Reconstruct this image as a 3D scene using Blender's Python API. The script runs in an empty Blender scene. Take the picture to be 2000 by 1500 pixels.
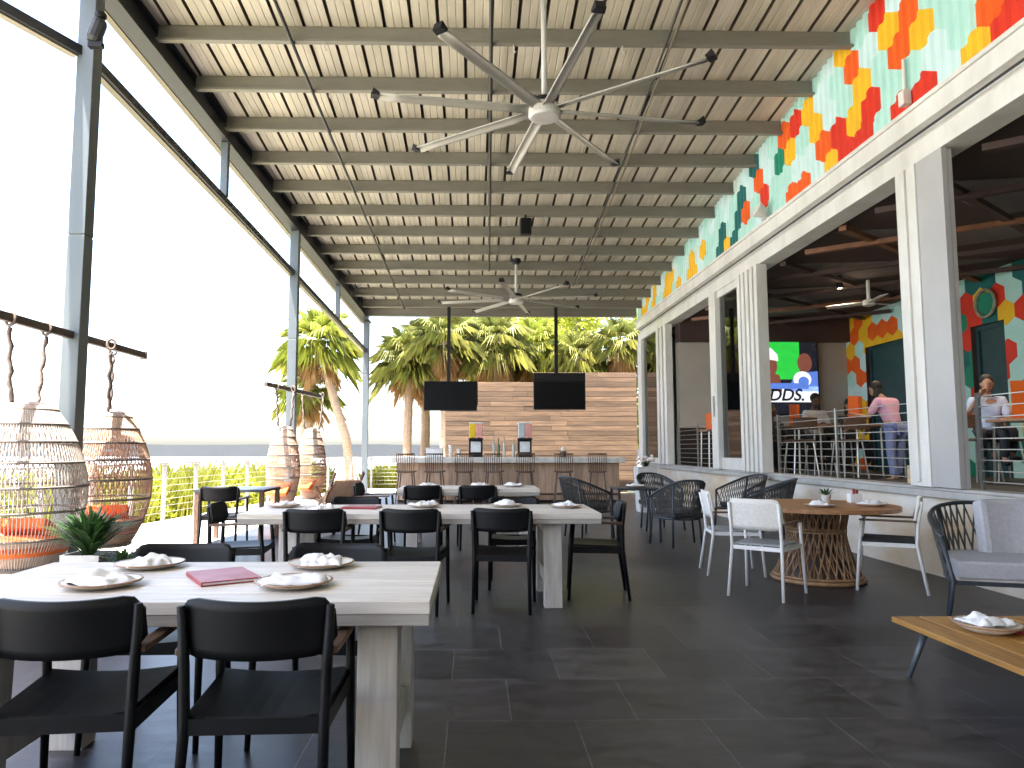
import bpy, bmesh, math, random
from mathutils import Vector, Matrix, noise as mnoise
random.seed(7)
R = math.radians
scene = bpy.context.scene
# ------------------------------------------------------------------ camera
cam_d = bpy.data.cameras.new('camera'); cam = bpy.data.objects.new('camera', cam_d)
scene.collection.objects.link(cam); scene.camera = cam
cam.location = (0, 0, 1.30); cam.rotation_euler = (R(95.1), 0, R(-1.0))
cam_d.sensor_width = 36; cam_d.lens = 25.2; cam_d.shift_x = .0255; cam_d.clip_start = .05; cam_d.clip_end = 9000
# ------------------------------------------------------------------ world, sun, exposure
SUN = Vector((-.22, -.28, 1)).normalized()
elev = math.asin(SUN.z); azim = math.atan2(SUN.x, SUN.y)
w = bpy.data.worlds.new('World'); scene.world = w; w.use_nodes = True
nt = w.node_tree; bg = nt.nodes['Background']
sky = nt.nodes.new('ShaderNodeTexSky'); sky.sky_type = 'NISHITA'; sky.sun_disc = False
sky.sun_elevation = elev; sky.sun_rotation = azim; sky.air_density = 1.0; sky.dust_density = 3.2; sky.ozone_density = .6
nt.links.new(sky.outputs['Color'], bg.inputs['Color']); bg.inputs['Strength'].default_value = .15
sd = bpy.data.lights.new('sun', 'SUN'); sd.energy = 4.2; sd.angle = R(.6); sd.color = (1, .95, .87)
so = bpy.data.objects.new('sun', sd); scene.collection.objects.link(so)
so.rotation_euler = SUN.to_track_quat('Z', 'Y').to_euler()
scene.view_settings.view_transform = 'Standard'; scene.view_settings.look = 'None'
scene.view_settings.exposure = 2.95; scene.view_settings.gamma = 1
scene.cycles.use_denoising = True
scene.cycles.max_bounces = 10; scene.cycles.diffuse_bounces = 5; scene.cycles.transparent_max_bounces = 12

# ------------------------------------------------------------------ materials
def mat(name, col, rough=.6, metal=0., col2=None, scale=6., stretch=(1, 1, 1), bump=0., emit=None, island=0., spec=.5, sub=0., detail=5.):
    m = bpy.data.materials.new(name); m.use_nodes = True
    t = m.node_tree; b = t.nodes['Principled BSDF']
    b.inputs['Base Color'].default_value = (*col, 1); b.inputs['Roughness'].default_value = rough
    b.inputs['Metallic'].default_value = metal; b.inputs['Specular IOR Level'].default_value = spec
    if emit:
        b.inputs['Emission Color'].default_value = (*col, 1); b.inputs['Emission Strength'].default_value = emit
    if sub:
        tr = t.nodes.new('ShaderNodeBsdfTranslucent'); tr.inputs['Color'].default_value = (*[min(1, c * 1.6) for c in col], 1)
        mx = t.nodes.new('ShaderNodeMixShader'); mx.inputs[0].default_value = sub
        t.links.new(b.outputs[0], mx.inputs[1]); t.links.new(tr.outputs[0], mx.inputs[2])
        t.links.new(mx.outputs[0], t.nodes['Material Output'].inputs['Surface'])
    out = None
    if col2 is None: col2 = tuple(c * .82 for c in col)
    tc = t.nodes.new('ShaderNodeTexCoord'); mp = t.nodes.new('ShaderNodeMapping'); mp.inputs['Scale'].default_value = stretch
    t.links.new(tc.outputs['Object'], mp.inputs['Vector'])
    n = t.nodes.new('ShaderNodeTexNoise'); n.inputs['Scale'].default_value = scale; n.inputs['Detail'].default_value = detail; n.inputs['Roughness'].default_value = .62
    t.links.new(mp.outputs[0], n.inputs['Vector'])
    rp = t.nodes.new('ShaderNodeValToRGB'); rp.color_ramp.elements[0].position = .33; rp.color_ramp.elements[1].position = .68
    rp.color_ramp.elements[0].color = (*col, 1); rp.color_ramp.elements[1].color = (*col2, 1)
    t.links.new(n.outputs['Fac'], rp.inputs['Fac']); out = rp.outputs['Color']
    if island:
        g = t.nodes.new('ShaderNodeNewGeometry'); hs = t.nodes.new('ShaderNodeHueSaturation')
        mr = t.nodes.new('ShaderNodeMapRange'); mr.inputs['To Min'].default_value = 1 - island; mr.inputs['To Max'].default_value = 1 + island
        t.links.new(g.outputs['Random Per Island'], mr.inputs['Value']); t.links.new(mr.outputs[0], hs.inputs['Value'])
        t.links.new(out, hs.inputs['Color']); out = hs.outputs['Color']
    t.links.new(out, b.inputs['Base Color'])
    if emit: t.links.new(out, b.inputs['Emission Color'])
    rr = t.nodes.new('ShaderNodeMapRange'); rr.inputs['To Min'].default_value = max(0, rough - .1); rr.inputs['To Max'].default_value = min(1, rough + .1)
    t.links.new(n.outputs['Fac'], rr.inputs['Value']); t.links.new(rr.outputs[0], b.inputs['Roughness'])
    if bump:
        bp = t.nodes.new('ShaderNodeBump'); bp.inputs['Strength'].default_value = bump; bp.inputs['Distance'].default_value = .02
        t.links.new(n.outputs['Fac'], bp.inputs['Height']); t.links.new(bp.outputs[0], b.inputs['Normal'])
    return m

def tile_mat():
    m = bpy.data.materials.new('slate_tile'); m.use_nodes = True; t = m.node_tree; b = t.nodes['Principled BSDF']
    tc = t.nodes.new('ShaderNodeTexCoord'); mp = t.nodes.new('ShaderNodeMapping'); mp.inputs['Location'].default_value = (.12, .1, 0)
    t.links.new(tc.outputs['Object'], mp.inputs['Vector'])
    br = t.nodes.new('ShaderNodeTexBrick'); br.offset = .5; br.inputs['Scale'].default_value = 1
    br.inputs['Brick Width'].default_value = .61; br.inputs['Row Height'].default_value = .61; br.inputs['Mortar Size'].default_value = .0035
    br.inputs['Mortar Smooth'].default_value = .3; br.inputs['Bias'].default_value = 0
    br.inputs['Color1'].default_value = (.016, .016, .019, 1); br.inputs['Color2'].default_value = (.038, .0365, .039, 1)
    br.inputs['Mortar'].default_value = (.075, .073, .074, 1)
    t.links.new(mp.outputs[0], br.inputs['Vector'])
    mp2 = t.nodes.new('ShaderNodeMapping'); mp2.inputs['Scale'].default_value = (1, 3.2, 1); mp2.inputs['Rotation'].default_value = (0, 0, .3)
    t.links.new(tc.outputs['Object'], mp2.inputs['Vector'])
    n = t.nodes.new('ShaderNodeTexNoise'); n.inputs['Scale'].default_value = 3.4; n.inputs['Detail'].default_value = 12; n.inputs['Roughness'].default_value = .74
    n.inputs['Distortion'].default_value = .8
    t.links.new(mp2.outputs[0], n.inputs['Vector'])
    rp = t.nodes.new('ShaderNodeValToRGB'); rp.color_ramp.elements[0].position = .36; rp.color_ramp.elements[1].position = .66
    rp.color_ramp.elements[0].color = (.30, .30, .32, 1); rp.color_ramp.elements[1].color = (2.0, 1.92, 1.9, 1)
    t.links.new(n.outputs['Fac'], rp.inputs['Fac'])
    mx = t.nodes.new('ShaderNodeMix'); mx.data_type = 'RGBA'; mx.blend_type = 'MULTIPLY'; mx.inputs[0].default_value = 1
    t.links.new(br.outputs['Color'], mx.inputs[6]); t.links.new(rp.outputs['Color'], mx.inputs[7])
    t.links.new(mx.outputs[2], b.inputs['Base Color'])
    rr = t.nodes.new('ShaderNodeMapRange'); rr.inputs['To Min'].default_value = .24; rr.inputs['To Max'].default_value = .56
    t.links.new(n.outputs['Fac'], rr.inputs['Value']); t.links.new(rr.outputs[0], b.inputs['Roughness'])
    n2 = t.nodes.new('ShaderNodeMath'); n2.operation = 'MULTIPLY'; n2.inputs[1].default_value = .35
    t.links.new(n.outputs['Fac'], n2.inputs[0])
    sb = t.nodes.new('ShaderNodeMath'); sb.operation = 'SUBTRACT'; t.links.new(n2.outputs[0], sb.inputs[0]); t.links.new(br.outputs['Fac'], sb.inputs[1])
    bp = t.nodes.new('ShaderNodeBump'); bp.inputs['Strength'].default_value = .35; bp.inputs['Distance'].default_value = .006
    t.links.new(sb.outputs[0], bp.inputs['Height']); t.links.new(bp.outputs[0], b.inputs['Normal'])
    return m

def glass_mat():
    m = bpy.data.materials.new('tinted_glass'); m.use_nodes = True; t = m.node_tree
    tr = t.nodes.new('ShaderNodeBsdfTransparent'); tr.inputs['Color'].default_value = (.30, .40, .36, 1)
    gl = t.nodes.new('ShaderNodeBsdfGlossy'); gl.inputs['Roughness'].default_value = .02
    fr = t.nodes.new('ShaderNodeFresnel'); fr.inputs['IOR'].default_value = 1.9
    mx = t.nodes.new('ShaderNodeMixShader'); t.links.new(fr.outputs[0], mx.inputs[0]); t.links.new(tr.outputs[0], mx.inputs[1]); t.links.new(gl.outputs[0], mx.inputs[2])
    t.links.new(mx.outputs[0], t.nodes['Material Output'].inputs['Surface'])
    return m

M = dict(
    tile=tile_mat(), glass=glass_mat(),
    concrete=mat('pale_concrete', (.62, .60, .56), .8, col2=(.50, .48, .45), scale=1.2, bump=.1),
    sand=mat('sand_ground', (.50, .45, .33), .95, col2=(.30, .32, .12), scale=.35),
    water=mat('sea_water', (.55, .58, .59), .3, col2=(.62, .64, .64), scale=.02, stretch=(1, 4, 1)),
    hill=mat('far_shore', (.010, .013, .016), 1, col2=(.018, .021, .023), scale=.05),
    deck=mat('cream_roof_sheet', (.64, .575, .48), .55, col2=(.44, .395, .33), scale=1.3, stretch=(2.4, .5, 1), spec=.3, detail=9),
    seam_shade=mat('shaded_lap_seam', (.16, .125, .09), .8),  # groove shade painted into the lap seams as a dark brown
    purlin=mat('grey_purlin_paint', (.20, .187, .16), .5, col2=(.16, .148, .122), scale=1.4, stretch=(1, 4, 4)),
    dark_steel=mat('dark_steel', (.022, .022, .027), .5, col2=(.03, .03, .034), scale=3),
    post_steel=mat('blue_grey_post_paint', (.085, .102, .113), .42, col2=(.105, .12, .128), scale=2.5, stretch=(2, 2, .4), metal=.2),
    conduit=mat('dark_conduit', (.02, .018, .017), .5),
    conduit_l=mat('grey_conduit', (.20, .17, .13), .4, metal=.5),
    white=mat('white_painted_aluminium', (.70, .68, .645), .4, col2=(.53, .505, .46), scale=2.2, stretch=(1, 1, .3), detail=9),
    grey_panel=mat('grey_aluminium_panel', (.40, .385, .375), .45, col2=(.35, .335, .33), scale=1.2),
    stucco=mat('stained_whitewash', (.68, .65, .61), .9, col2=(.50, .36, .22), scale=.85, stretch=(1, .8, 1.7), bump=.25, detail=9),
    sill=mat('concrete_sill', (.42, .40, .375), .7, col2=(.32, .30, .28), scale=3, bump=.2),
    black=mat('black_chair_paint', (.0028, .003, .0038), .5, col2=(.0055, .0055, .0066), scale=5, spec=.22),
    armwood=mat('brown_arm_wood', (.13, .07, .04), .5, col2=(.06, .032, .02), scale=5, stretch=(8, .8, 8)),
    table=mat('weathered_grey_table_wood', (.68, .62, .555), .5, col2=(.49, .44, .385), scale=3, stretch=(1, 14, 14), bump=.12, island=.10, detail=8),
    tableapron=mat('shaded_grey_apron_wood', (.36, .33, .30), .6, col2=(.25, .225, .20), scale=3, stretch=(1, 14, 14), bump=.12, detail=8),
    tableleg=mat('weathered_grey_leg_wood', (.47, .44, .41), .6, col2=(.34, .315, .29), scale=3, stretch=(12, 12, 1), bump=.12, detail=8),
    teak=mat('teak_wood', (.42, .21, .045), .45, col2=(.26, .12, .03), scale=2.5, stretch=(10, 1, 10), bump=.08, island=.14, detail=8),
    redwood=mat('warm_round_top_wood', (.44, .21, .085), .45, col2=(.26, .115, .05), scale=3, stretch=(1, 9, 9), island=.12, bump=.05),
    rattan=mat('rattan', (.34, .20, .10), .55, col2=(.20, .105, .05), scale=12, island=.2),
    cord=mat('charcoal_cord', (.040, .038, .035), .8, col2=(.075, .070, .062), scale=30, island=.25),
    darkframe=mat('charcoal_frame', (.028, .034, .042), .45),
    cushion=mat('grey_cushion', (.40, .39, .41), .9, col2=(.34, .33, .35), scale=40, bump=.15),
    darkcushion=mat('black_cushion', (.02, .02, .022), .85, scale=40, bump=.15),
    wchair=mat('white_chair_paint', (.74, .72, .70), .35, col2=(.68, .66, .63), scale=8),
    wback=mat('white_woven_back', (.72, .69, .64), .8, col2=(.60, .56, .50), scale=60, bump=.2),
    seatgrey=mat('grey_slat_seat', (.32, .33, .34), .6, col2=(.24, .245, .25), scale=25),
    wicker=mat('whitewashed_wicker', (.54, .49, .45), .7, col2=(.40, .35, .31), scale=18, island=.2),
    wickercap=mat('beige_wicker_cap', (.36, .29, .24), .8, col2=(.26, .205, .165), scale=26, bump=.3),
    wickertan=mat('tan_wicker', (.58, .39, .29), .7, col2=(.42, .27, .19), scale=18, island=.2),
    ring=mat('grey_wicker_ring', (.20, .175, .155), .7, col2=(.13, .11, .10), scale=14),
    rope=mat('grey_rope', (.20, .15, .125), .9, col2=(.12, .09, .08), scale=40, bump=.4),
    beamwood=mat('brown_beam_wood', (.10, .065, .05), .6, col2=(.06, .04, .032), scale=4, stretch=(9, .8, 9)),
    orange=mat('orange_fabric', (.74, .17, .035), .85, col2=(.62, .12, .025), scale=25, bump=.1),
    menu=mat('orange_menu_card', (.80, .16, .02), .5, col2=(.74, .13, .015), scale=3),
    red=mat('red_menu_cover', (.34, .035, .04), .45, col2=(.26, .03, .03), scale=8),
    ceramic=mat('glazed_white_plate', (.72, .68, .62), .3, col2=(.62, .55, .46), scale=6),
    clay=mat('tan_plate_rim', (.36, .22, .13), .45, col2=(.26, .15, .085), scale=12),
    linen=mat('white_linen', (.80, .79, .80), .9, col2=(.72, .71, .73), scale=20, bump=.1),
    slat=mat('brown_slat_wood', (.165, .102, .062), .65, col2=(.075, .046, .028), scale=1.5, stretch=(1, 9, 9), bump=.15, island=.3, detail=8),
    barfront=mat('reddish_bar_board', (.60, .42, .30), .6, col2=(.40, .26, .175), scale=2, stretch=(7, 7, 1), island=.2, bump=.1),
    bartop=mat('pale_stone_counter', (.82, .78, .72), .4, col2=(.48, .45, .41), scale=4),
    stoolwood=mat('dark_stool_wood', (.12, .062, .038), .5, col2=(.075, .04, .026), scale=6),
    screen=mat('black_screen_glass', (.003, .003, .004), .5, spec=.15),
    plastic=mat('black_plastic', (.008, .008, .009), .55, spec=.3),
    fan=mat('satin_fan_blade', (.38, .36, .32), .35, col2=(.33, .31, .275), scale=2, metal=.1),
    fanhub=mat('white_fan_hub', (.55, .53, .51), .35),
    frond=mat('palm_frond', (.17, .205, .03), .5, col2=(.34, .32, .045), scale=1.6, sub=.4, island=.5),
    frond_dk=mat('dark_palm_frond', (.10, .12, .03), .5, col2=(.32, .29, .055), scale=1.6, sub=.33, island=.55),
    deadfrond=mat('dead_palm_frond', (.42, .25, .10), .8, col2=(.28, .16, .07), scale=3, sub=.35, island=.3),
    trunk=mat('palm_trunk', (.46, .33, .23), .9, col2=(.32, .22, .15), scale=7, stretch=(1, 1, 3.5), bump=.6),
    leaf=mat('tree_leaf', (.20, .235, .018), .5, col2=(.40, .36, .03), scale=.8, sub=.45, island=.3),
    grass=mat('dune_grass', (.23, .25, .035), .7, col2=(.36, .33, .06), scale=1.2, sub=.4, island=.3),
    plantleaf=mat('houseplant_leaf', (.030, .075, .020), .4, col2=(.055, .11, .03), scale=5, sub=.2, island=.3),
    pot=mat('pale_planter', (.62, .59, .56), .6, scale=6),
    darkpot=mat('dark_planter', (.05, .052, .055), .6),
    bloom=mat('pale_bloom', (.78, .66, .60), .8, col2=(.80, .76, .74), scale=9),
    soil=mat('potting_soil', (.035, .025, .018), 1),
    fence=mat('pale_fence_steel', (.34, .32, .30), .5),
    cable=mat('steel_cable', (.42, .42, .42), .3, metal=.8),
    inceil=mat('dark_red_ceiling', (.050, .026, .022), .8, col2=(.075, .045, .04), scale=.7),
    inpanel=mat('grey_acoustic_panel', (.17, .145, .14), .9, col2=(.13, .11, .105), scale=2),
    inbeam=mat('orange_brown_beam', (.20, .075, .025), .5, col2=(.11, .04, .016), scale=2, stretch=(5, 5, 5)),
    infloor=mat('dark_interior_floor', (.02, .018, .017), .5, col2=(.03, .026, .024), scale=2),
    inwall=mat('beige_interior_wall', (.42, .38, .33), .8, col2=(.38, .34, .295), scale=1.5),
    teal=mat('dark_teal_door', (.018, .055, .060), .5, col2=(.012, .040, .045), scale=2),
    steel=mat('brushed_steel', (.50, .50, .50), .32, metal=.9),
    intable=mat('interior_table_wood', (.33, .20, .12), .45, col2=(.24, .13, .075), scale=3, stretch=(1, 7, 7)),
    bag=mat('kraft_paper', (.50, .36, .20), .8, col2=(.44, .31, .17), scale=6),
    skin=mat('skin_tone', (.40, .22, .14), .55, col2=(.36, .19, .12), scale=9),
    skindk=mat('deep_skin_tone', (.16, .08, .05), .55, col2=(.13, .065, .04), scale=9),
    hair=mat('black_hair', (.012, .009, .008), .6, scale=30),
    shirtw=mat('white_shirt_cloth', (.74, .73, .76), .9, scale=14, bump=.1),
    shirtp=mat('pink_shirt_cloth', (.66, .36, .48), .9, scale=14, bump=.1),
    shirtb=mat('pale_blue_shirt_cloth', (.50, .58, .74), .9, scale=14, bump=.1),
    shirtd=mat('dark_shirt_cloth', (.035, .04, .045), .9, scale=14),
    shirtg=mat('grey_shirt_cloth', (.18, .18, .20), .9, scale=14),
    jeans=mat('blue_jeans', (.20, .24, .42), .9, scale=18), pants=mat('dark_trousers', (.02, .022, .028), .9),
    lens=mat('eye_white', (.6, .58, .55), .3), iris=mat('dark_iris', (.02, .012, .01), .3),
    juicey=mat('yellow_juice', (.75, .52, .03), .15, spec=.5), juicep=mat('pink_juice', (.72, .34, .30), .15), juicew=mat('grey_slush', (.50, .53, .56), .2),
    label=mat('white_label_card', (.78, .78, .78), .6), bottle=mat('clear_bottle', (.50, .50, .44), .15), green=mat('green_bottle', (.05, .12, .05), .2),
    lamp=mat('lamp_lens', (1, .86, .66), .4, emit=14), neon=mat('pale_ring', (.30, .27, .22), .5, col2=(.16, .20, .10), scale=9),
    sgreen=mat('screen_green', (.02, .42, .045), .3, emit=.20), sdark=mat('screen_dark', (.010, .012, .02), .3, emit=.15), swhite=mat('screen_white', (.75, .78, .85), .3, emit=.18),
    sblue=mat('screen_blue', (.08, .16, .50), .3, emit=.2), sskin=mat('screen_brown', (.15, .05, .035), .3, emit=.2), stext=mat('screen_text_navy', (.006, .012, .03), .3),
    hM=mat('mint_wall_paint', (.42, .66, .60), .5, col2=(.36, .60, .55), scale=3, spec=.3), hB=mat('pale_aqua_wall_paint', (.54, .70, .70), .5, col2=(.48, .64, .64), scale=3, spec=.3),
    hW=mat('misty_wall_paint', (.58, .69, .64), .5, col2=(.50, .62, .57), scale=3, spec=.3),
    hR=mat('red_wall_paint', (.62, .035, .015), .5, col2=(.54, .028, .012), scale=3, spec=.3), hO=mat('orange_wall_paint', (.72, .11, .012), .5, col2=(.64, .09, .01), scale=3, spec=.3),
    hY=mat('yellow_wall_paint', (.76, .44, .02), .5, col2=(.70, .38, .018), scale=3, spec=.3), hG=mat('green_wall_paint', (.012, .22, .13), .5, col2=(.01, .18, .11), scale=3, spec=.3),
    hD=mat('deep_teal_wall_paint', (.012, .13, .12), .5, col2=(.01, .10, .10), scale=3, spec=.3),
)

# ------------------------------------------------------------------ mesh builder
class MB:
    def __init__(s): s.v = []; s.f = []; s.mi = []; s.m = 0
    def add(s, vs, fs):
        o = len(s.v); s.v += [tuple(p) for p in vs]; s.f += [tuple(i + o for i in f) for f in fs]; s.mi += [s.m] * len(fs); return s
    def box(s, x0, x1, y0, y1, z0, z1):
        return s.add([(x0, y0, z0), (x1, y0, z0), (x1, y1, z0), (x0, y1, z0), (x0, y0, z1), (x1, y0, z1), (x1, y1, z1), (x0, y1, z1)],
                     [(0, 3, 2, 1), (4, 5, 6, 7), (0, 1, 5, 4), (1, 2, 6, 5), (2, 3, 7, 6), (3, 0, 4, 7)])
    def bar(s, p, q, wd, h, up=(0, 0, 1), w2=None, h2=None):
        p = Vector(p); q = Vector(q); d = (q - p).normalized(); up = Vector(up)
        if abs(d.dot(up)) > .99: up = Vector((0, 1, 0))
        sx = d.cross(up).normalized(); uz = sx.cross(d).normalized(); w2 = w2 or wd; h2 = h2 or h
        vs = [p - sx * wd / 2 - uz * h / 2, p + sx * wd / 2 - uz * h / 2, p + sx * wd / 2 + uz * h / 2, p - sx * wd / 2 + uz * h / 2,
              q - sx * w2 / 2 - uz * h2 / 2, q + sx * w2 / 2 - uz * h2 / 2, q + sx * w2 / 2 + uz * h2 / 2, q - sx * w2 / 2 + uz * h2 / 2]
        return s.add(vs, [(0, 1, 2, 3), (7, 6, 5, 4), (0, 4, 5, 1), (1, 5, 6, 2), (2, 6, 7, 3), (3, 7, 4, 0)])
    def tube(s, pts, r, n=6, closed=False, cap=True):
        P = [Vector(p) for p in pts]; k = len(P); rs = r if isinstance(r, (list, tuple)) else [r] * k
        o = []; up = None
        for i in range(k):
            a = P[i - 1] if (i > 0 or closed) else P[i]; b = P[(i + 1) % k] if (i < k - 1 or closed) else P[i]
            d = (b - a)
            d = d.normalized() if d.length > 1e-9 else Vector((0, 0, 1))
            if up is None: up = Vector((0, 0, 1)) if abs(d.z) < .9 else Vector((1, 0, 0))
            x = d.cross(up)
            if x.length < 1e-4: x = d.cross(Vector((.3, .9, .2)))
            x.normalize(); y = x.cross(d).normalized(); up = y
            for j in range(n):
                t = 2 * math.pi * j / n; o.append(P[i] + (x * math.cos(t) + y * math.sin(t)) * rs[i])
        fs = []
        for i in range(k if closed else k - 1):
            a = i * n; b = ((i + 1) % k) * n
            for j in range(n): fs.append((a + j, a + (j + 1) % n, b + (j + 1) % n, b + j))
        if cap and not closed: fs += [tuple(range(n - 1, -1, -1)), tuple((k - 1) * n + j for j in range(n))]
        return s.add(o, fs)
    def lathe(s, prof, n=24, c=(0, 0, 0), sx=1, sy=1, close=True):
        o = []; fs = []
        for r, z in prof:
            for j in range(n):
                t = 2 * math.pi * j / n; o.append((c[0] + sx * r * math.cos(t), c[1] + sy * r * math.sin(t), c[2] + z))
        for i in range(len(prof) - 1):
            for j in range(n): fs.append((i * n + j, i * n + (j + 1) % n, (i + 1) * n + (j + 1) % n, (i + 1) * n + j))
        if close: fs += [tuple(range(n - 1, -1, -1)), tuple((len(prof) - 1) * n + j for j in range(n))]
        return s.add(o, fs)
    def shell(s, fn, nu, nv, th):
        """thick sheet: fn(u,v) -> point, u,v in 0..1; th = thickness along the normal"""
        g = [[Vector(fn(i / nu, j / nv)) for j in range(nv + 1)] for i in range(nu + 1)]
        top = []; bot = []
        for i in range(nu + 1):
            for j in range(nv + 1):
                a = g[min(i + 1, nu)][j] - g[max(i - 1, 0)][j]; b = g[i][min(j + 1, nv)] - g[i][max(j - 1, 0)]
                nn = a.cross(b); nn = nn.normalized() if nn.length > 1e-9 else Vector((0, 0, 1))
                top.append(g[i][j] + nn * th / 2); bot.append(g[i][j] - nn * th / 2)
        N = len(top); W = nv + 1; fs = []
        for i in range(nu):
            for j in range(nv):
                a, b, c, d = i * W + j, (i + 1) * W + j, (i + 1) * W + j + 1, i * W + j + 1
                fs += [(a, b, c, d), (N + d, N + c, N + b, N + a)]
        for i in range(nu):
            a, b = i * W, (i + 1) * W; fs.append((a, N + a, N + b, b)); a += nv; b += nv; fs.append((a, b, N + b, N + a))
        for j in range(nv):
            a, b = j, j + 1; fs.append((a, b, N + b, N + a)); a += nu * W; b += nu * W; fs.append((a, N + a, N + b, b))
        return s.add(top + bot, fs)
    def ball(s, c, rx, ry=None, rz=None, n=12, k=8):
        ry = ry or rx; rz = rz or rx
        prof = [(max(1e-3, math.sin(math.pi * i / k)), -math.cos(math.pi * i / k)) for i in range(k + 1)]
        o = len(s.v); s.lathe([(r, z) for r, z in prof], n, (0, 0, 0))
        for i in range(o, len(s.v)): x, y, z = s.v[i]; s.v[i] = (c[0] + x * rx, c[1] + y * ry, c[2] + z * rz)
        return s
    def xf(s, mtx, start=0):
        for i in range(start, len(s.v)): s.v[i] = tuple(mtx @ Vector(s.v[i]))
        return s
    def build(s, name, material, parent=None, smooth=False, bevel=0, loc=None):
        me = bpy.data.meshes.new(name); me.from_pydata(s.v, [], s.f)
        for mm in (material if isinstance(material, list) else [material]): me.materials.append(mm)
        if isinstance(material, list): me.polygons.foreach_set('material_index', s.mi)
        if smooth: me.polygons.foreach_set('use_smooth', [True] * len(s.f))
        me.update()
        o = bpy.data.objects.new(name, me); scene.collection.objects.link(o)
        if parent: o.parent = parent
        if loc: o.location = loc
        if bevel:
            b = o.modifiers.new('bevel', 'BEVEL'); b.width = bevel; b.segments = 2; b.limit_method = 'ANGLE'; b.angle_limit = R(40)
        return o

def tag(o, label=None, cat=None, group=None, kind=None):
    if label: o['label'] = label
    if cat: o['category'] = cat
    if group: o['group'] = group
    if kind: o['kind'] = kind
    return o
def thing(name, label, cat, loc=(0, 0, 0), rz=0, group=None):
    o = bpy.data.objects.new(name, None); scene.collection.objects.link(o); o.empty_display_size = .1
    o.location = loc; o.rotation_euler = (0, 0, rz); return tag(o, label, cat, group)
KIDS = {}
def kids(o): return [c for c in scene.collection.objects if c.parent == o]
def copy_tree(o, parent=None):
    c = o.copy(); scene.collection.objects.link(c); c.parent = parent
    for ch in kids(o): copy_tree(ch, c)
    return c
def place(src, first, label, loc, rz, scale=None):
    o = src if first else copy_tree(src)
    o.location = loc; o.rotation_euler = (0, 0, rz); o['label'] = label
    if scale: o.scale = scale
    return o

# ================================================================== SETTING
b = MB()
X = [-18, -9, 70]; gy = [-40, 45]
b.add([(-26, -40, -.16), (70, -40, -.16), (70, 46, -.16), (-4, 46, -.16), (-12, 32, -.16), (-15, 14, -.16), (-34, -40, -2.2), (-14, 48, -2.2), (-20, 34, -2.2), (-23, 14, -2.2), (-4, 52, -2.2), (80, 52, -2.2), (80, -50, -2.2), (-34, -50, -2.2)],
      [(0, 1, 2, 3, 4, 5), (5, 4, 8, 9), (4, 3, 7, 8), (0, 5, 9, 6), (3, 10, 7), (3, 2, 11, 10), (1, 12, 11, 2), (0, 6, 13), (0, 13, 12, 1)])
tag(b.build('ground', M['sand']), kind='structure')
b = MB(); b.add([(-6000, -3000, -1.5), (6000, -3000, -1.5), (6000, 7000, -1.5), (-6000, 7000, -1.5)], [(0, 1, 2, 3)])
tag(b.build('water', M['water']), kind='structure')
b = MB(); b.add([(-6.4, -6, -.004), (4.75, -6, -.004), (4.75, 20.9, -.004), (-3.4, 23.6, -.004), (-4.7, 20, -.004), (-5.6, 13.2, -.004), (-6.4, 8, -.004)], [(0, 1, 2, 3, 4, 5, 6)])
b.add([(-6.4, -6, -.15), (4.75, -6, -.15), (4.75, 20.9, -.15), (-3.4, 23.6, -.15), (-4.7, 20, -.15), (-5.6, 13.2, -.15), (-6.4, 8, -.15)], [(6, 5, 4, 3, 2, 1, 0)])
o7 = len(b.v) - 14
for i in range(7): b.f.append((o7 + i, o7 + 7 + i, o7 + 7 + (i + 1) % 7, o7 + (i + 1) % 7)); b.mi.append(0)
tag(b.build('terrace_slab', M['concrete']), kind='structure')
b = MB(); b.add([(-4.6, -6, 0), (4.75, -6, 0), (4.75, 20.9, 0), (-3.0, 20.9, 0), (-3.42, 14, 0), (-3.85, 7.15, 0)], [(0, 1, 2, 3, 4, 5)])
tag(b.build('patio_floor', M['tile']), kind='structure')
b = MB(); n = 120; pr = []
for i in range(n + 1):
    x = -420 + 700 * i / n; h = 2.3 + .35 * mnoise.noise((x * .05, 3.1, 0)) + .25 * mnoise.noise((x * .3, 1.7, 0))
    pr.append((x, 230 + 20 * mnoise.noise((x * .01, 9, 0)), h))
for i in range(n):
    (xa, ya, ha), (xb, yb, hb) = pr[i], pr[i + 1]
    b.add([(xa, ya, -1.6), (xb, yb, -1.6), (xb, yb + 4, hb), (xa, ya + 4, ha), (xb, yb + 26, -1.6), (xa, ya + 26, -1.6)], [(0, 1, 2, 3), (3, 2, 4, 5)])
tag(b.build('far_shore', M['hill']), kind='structure')

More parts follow.
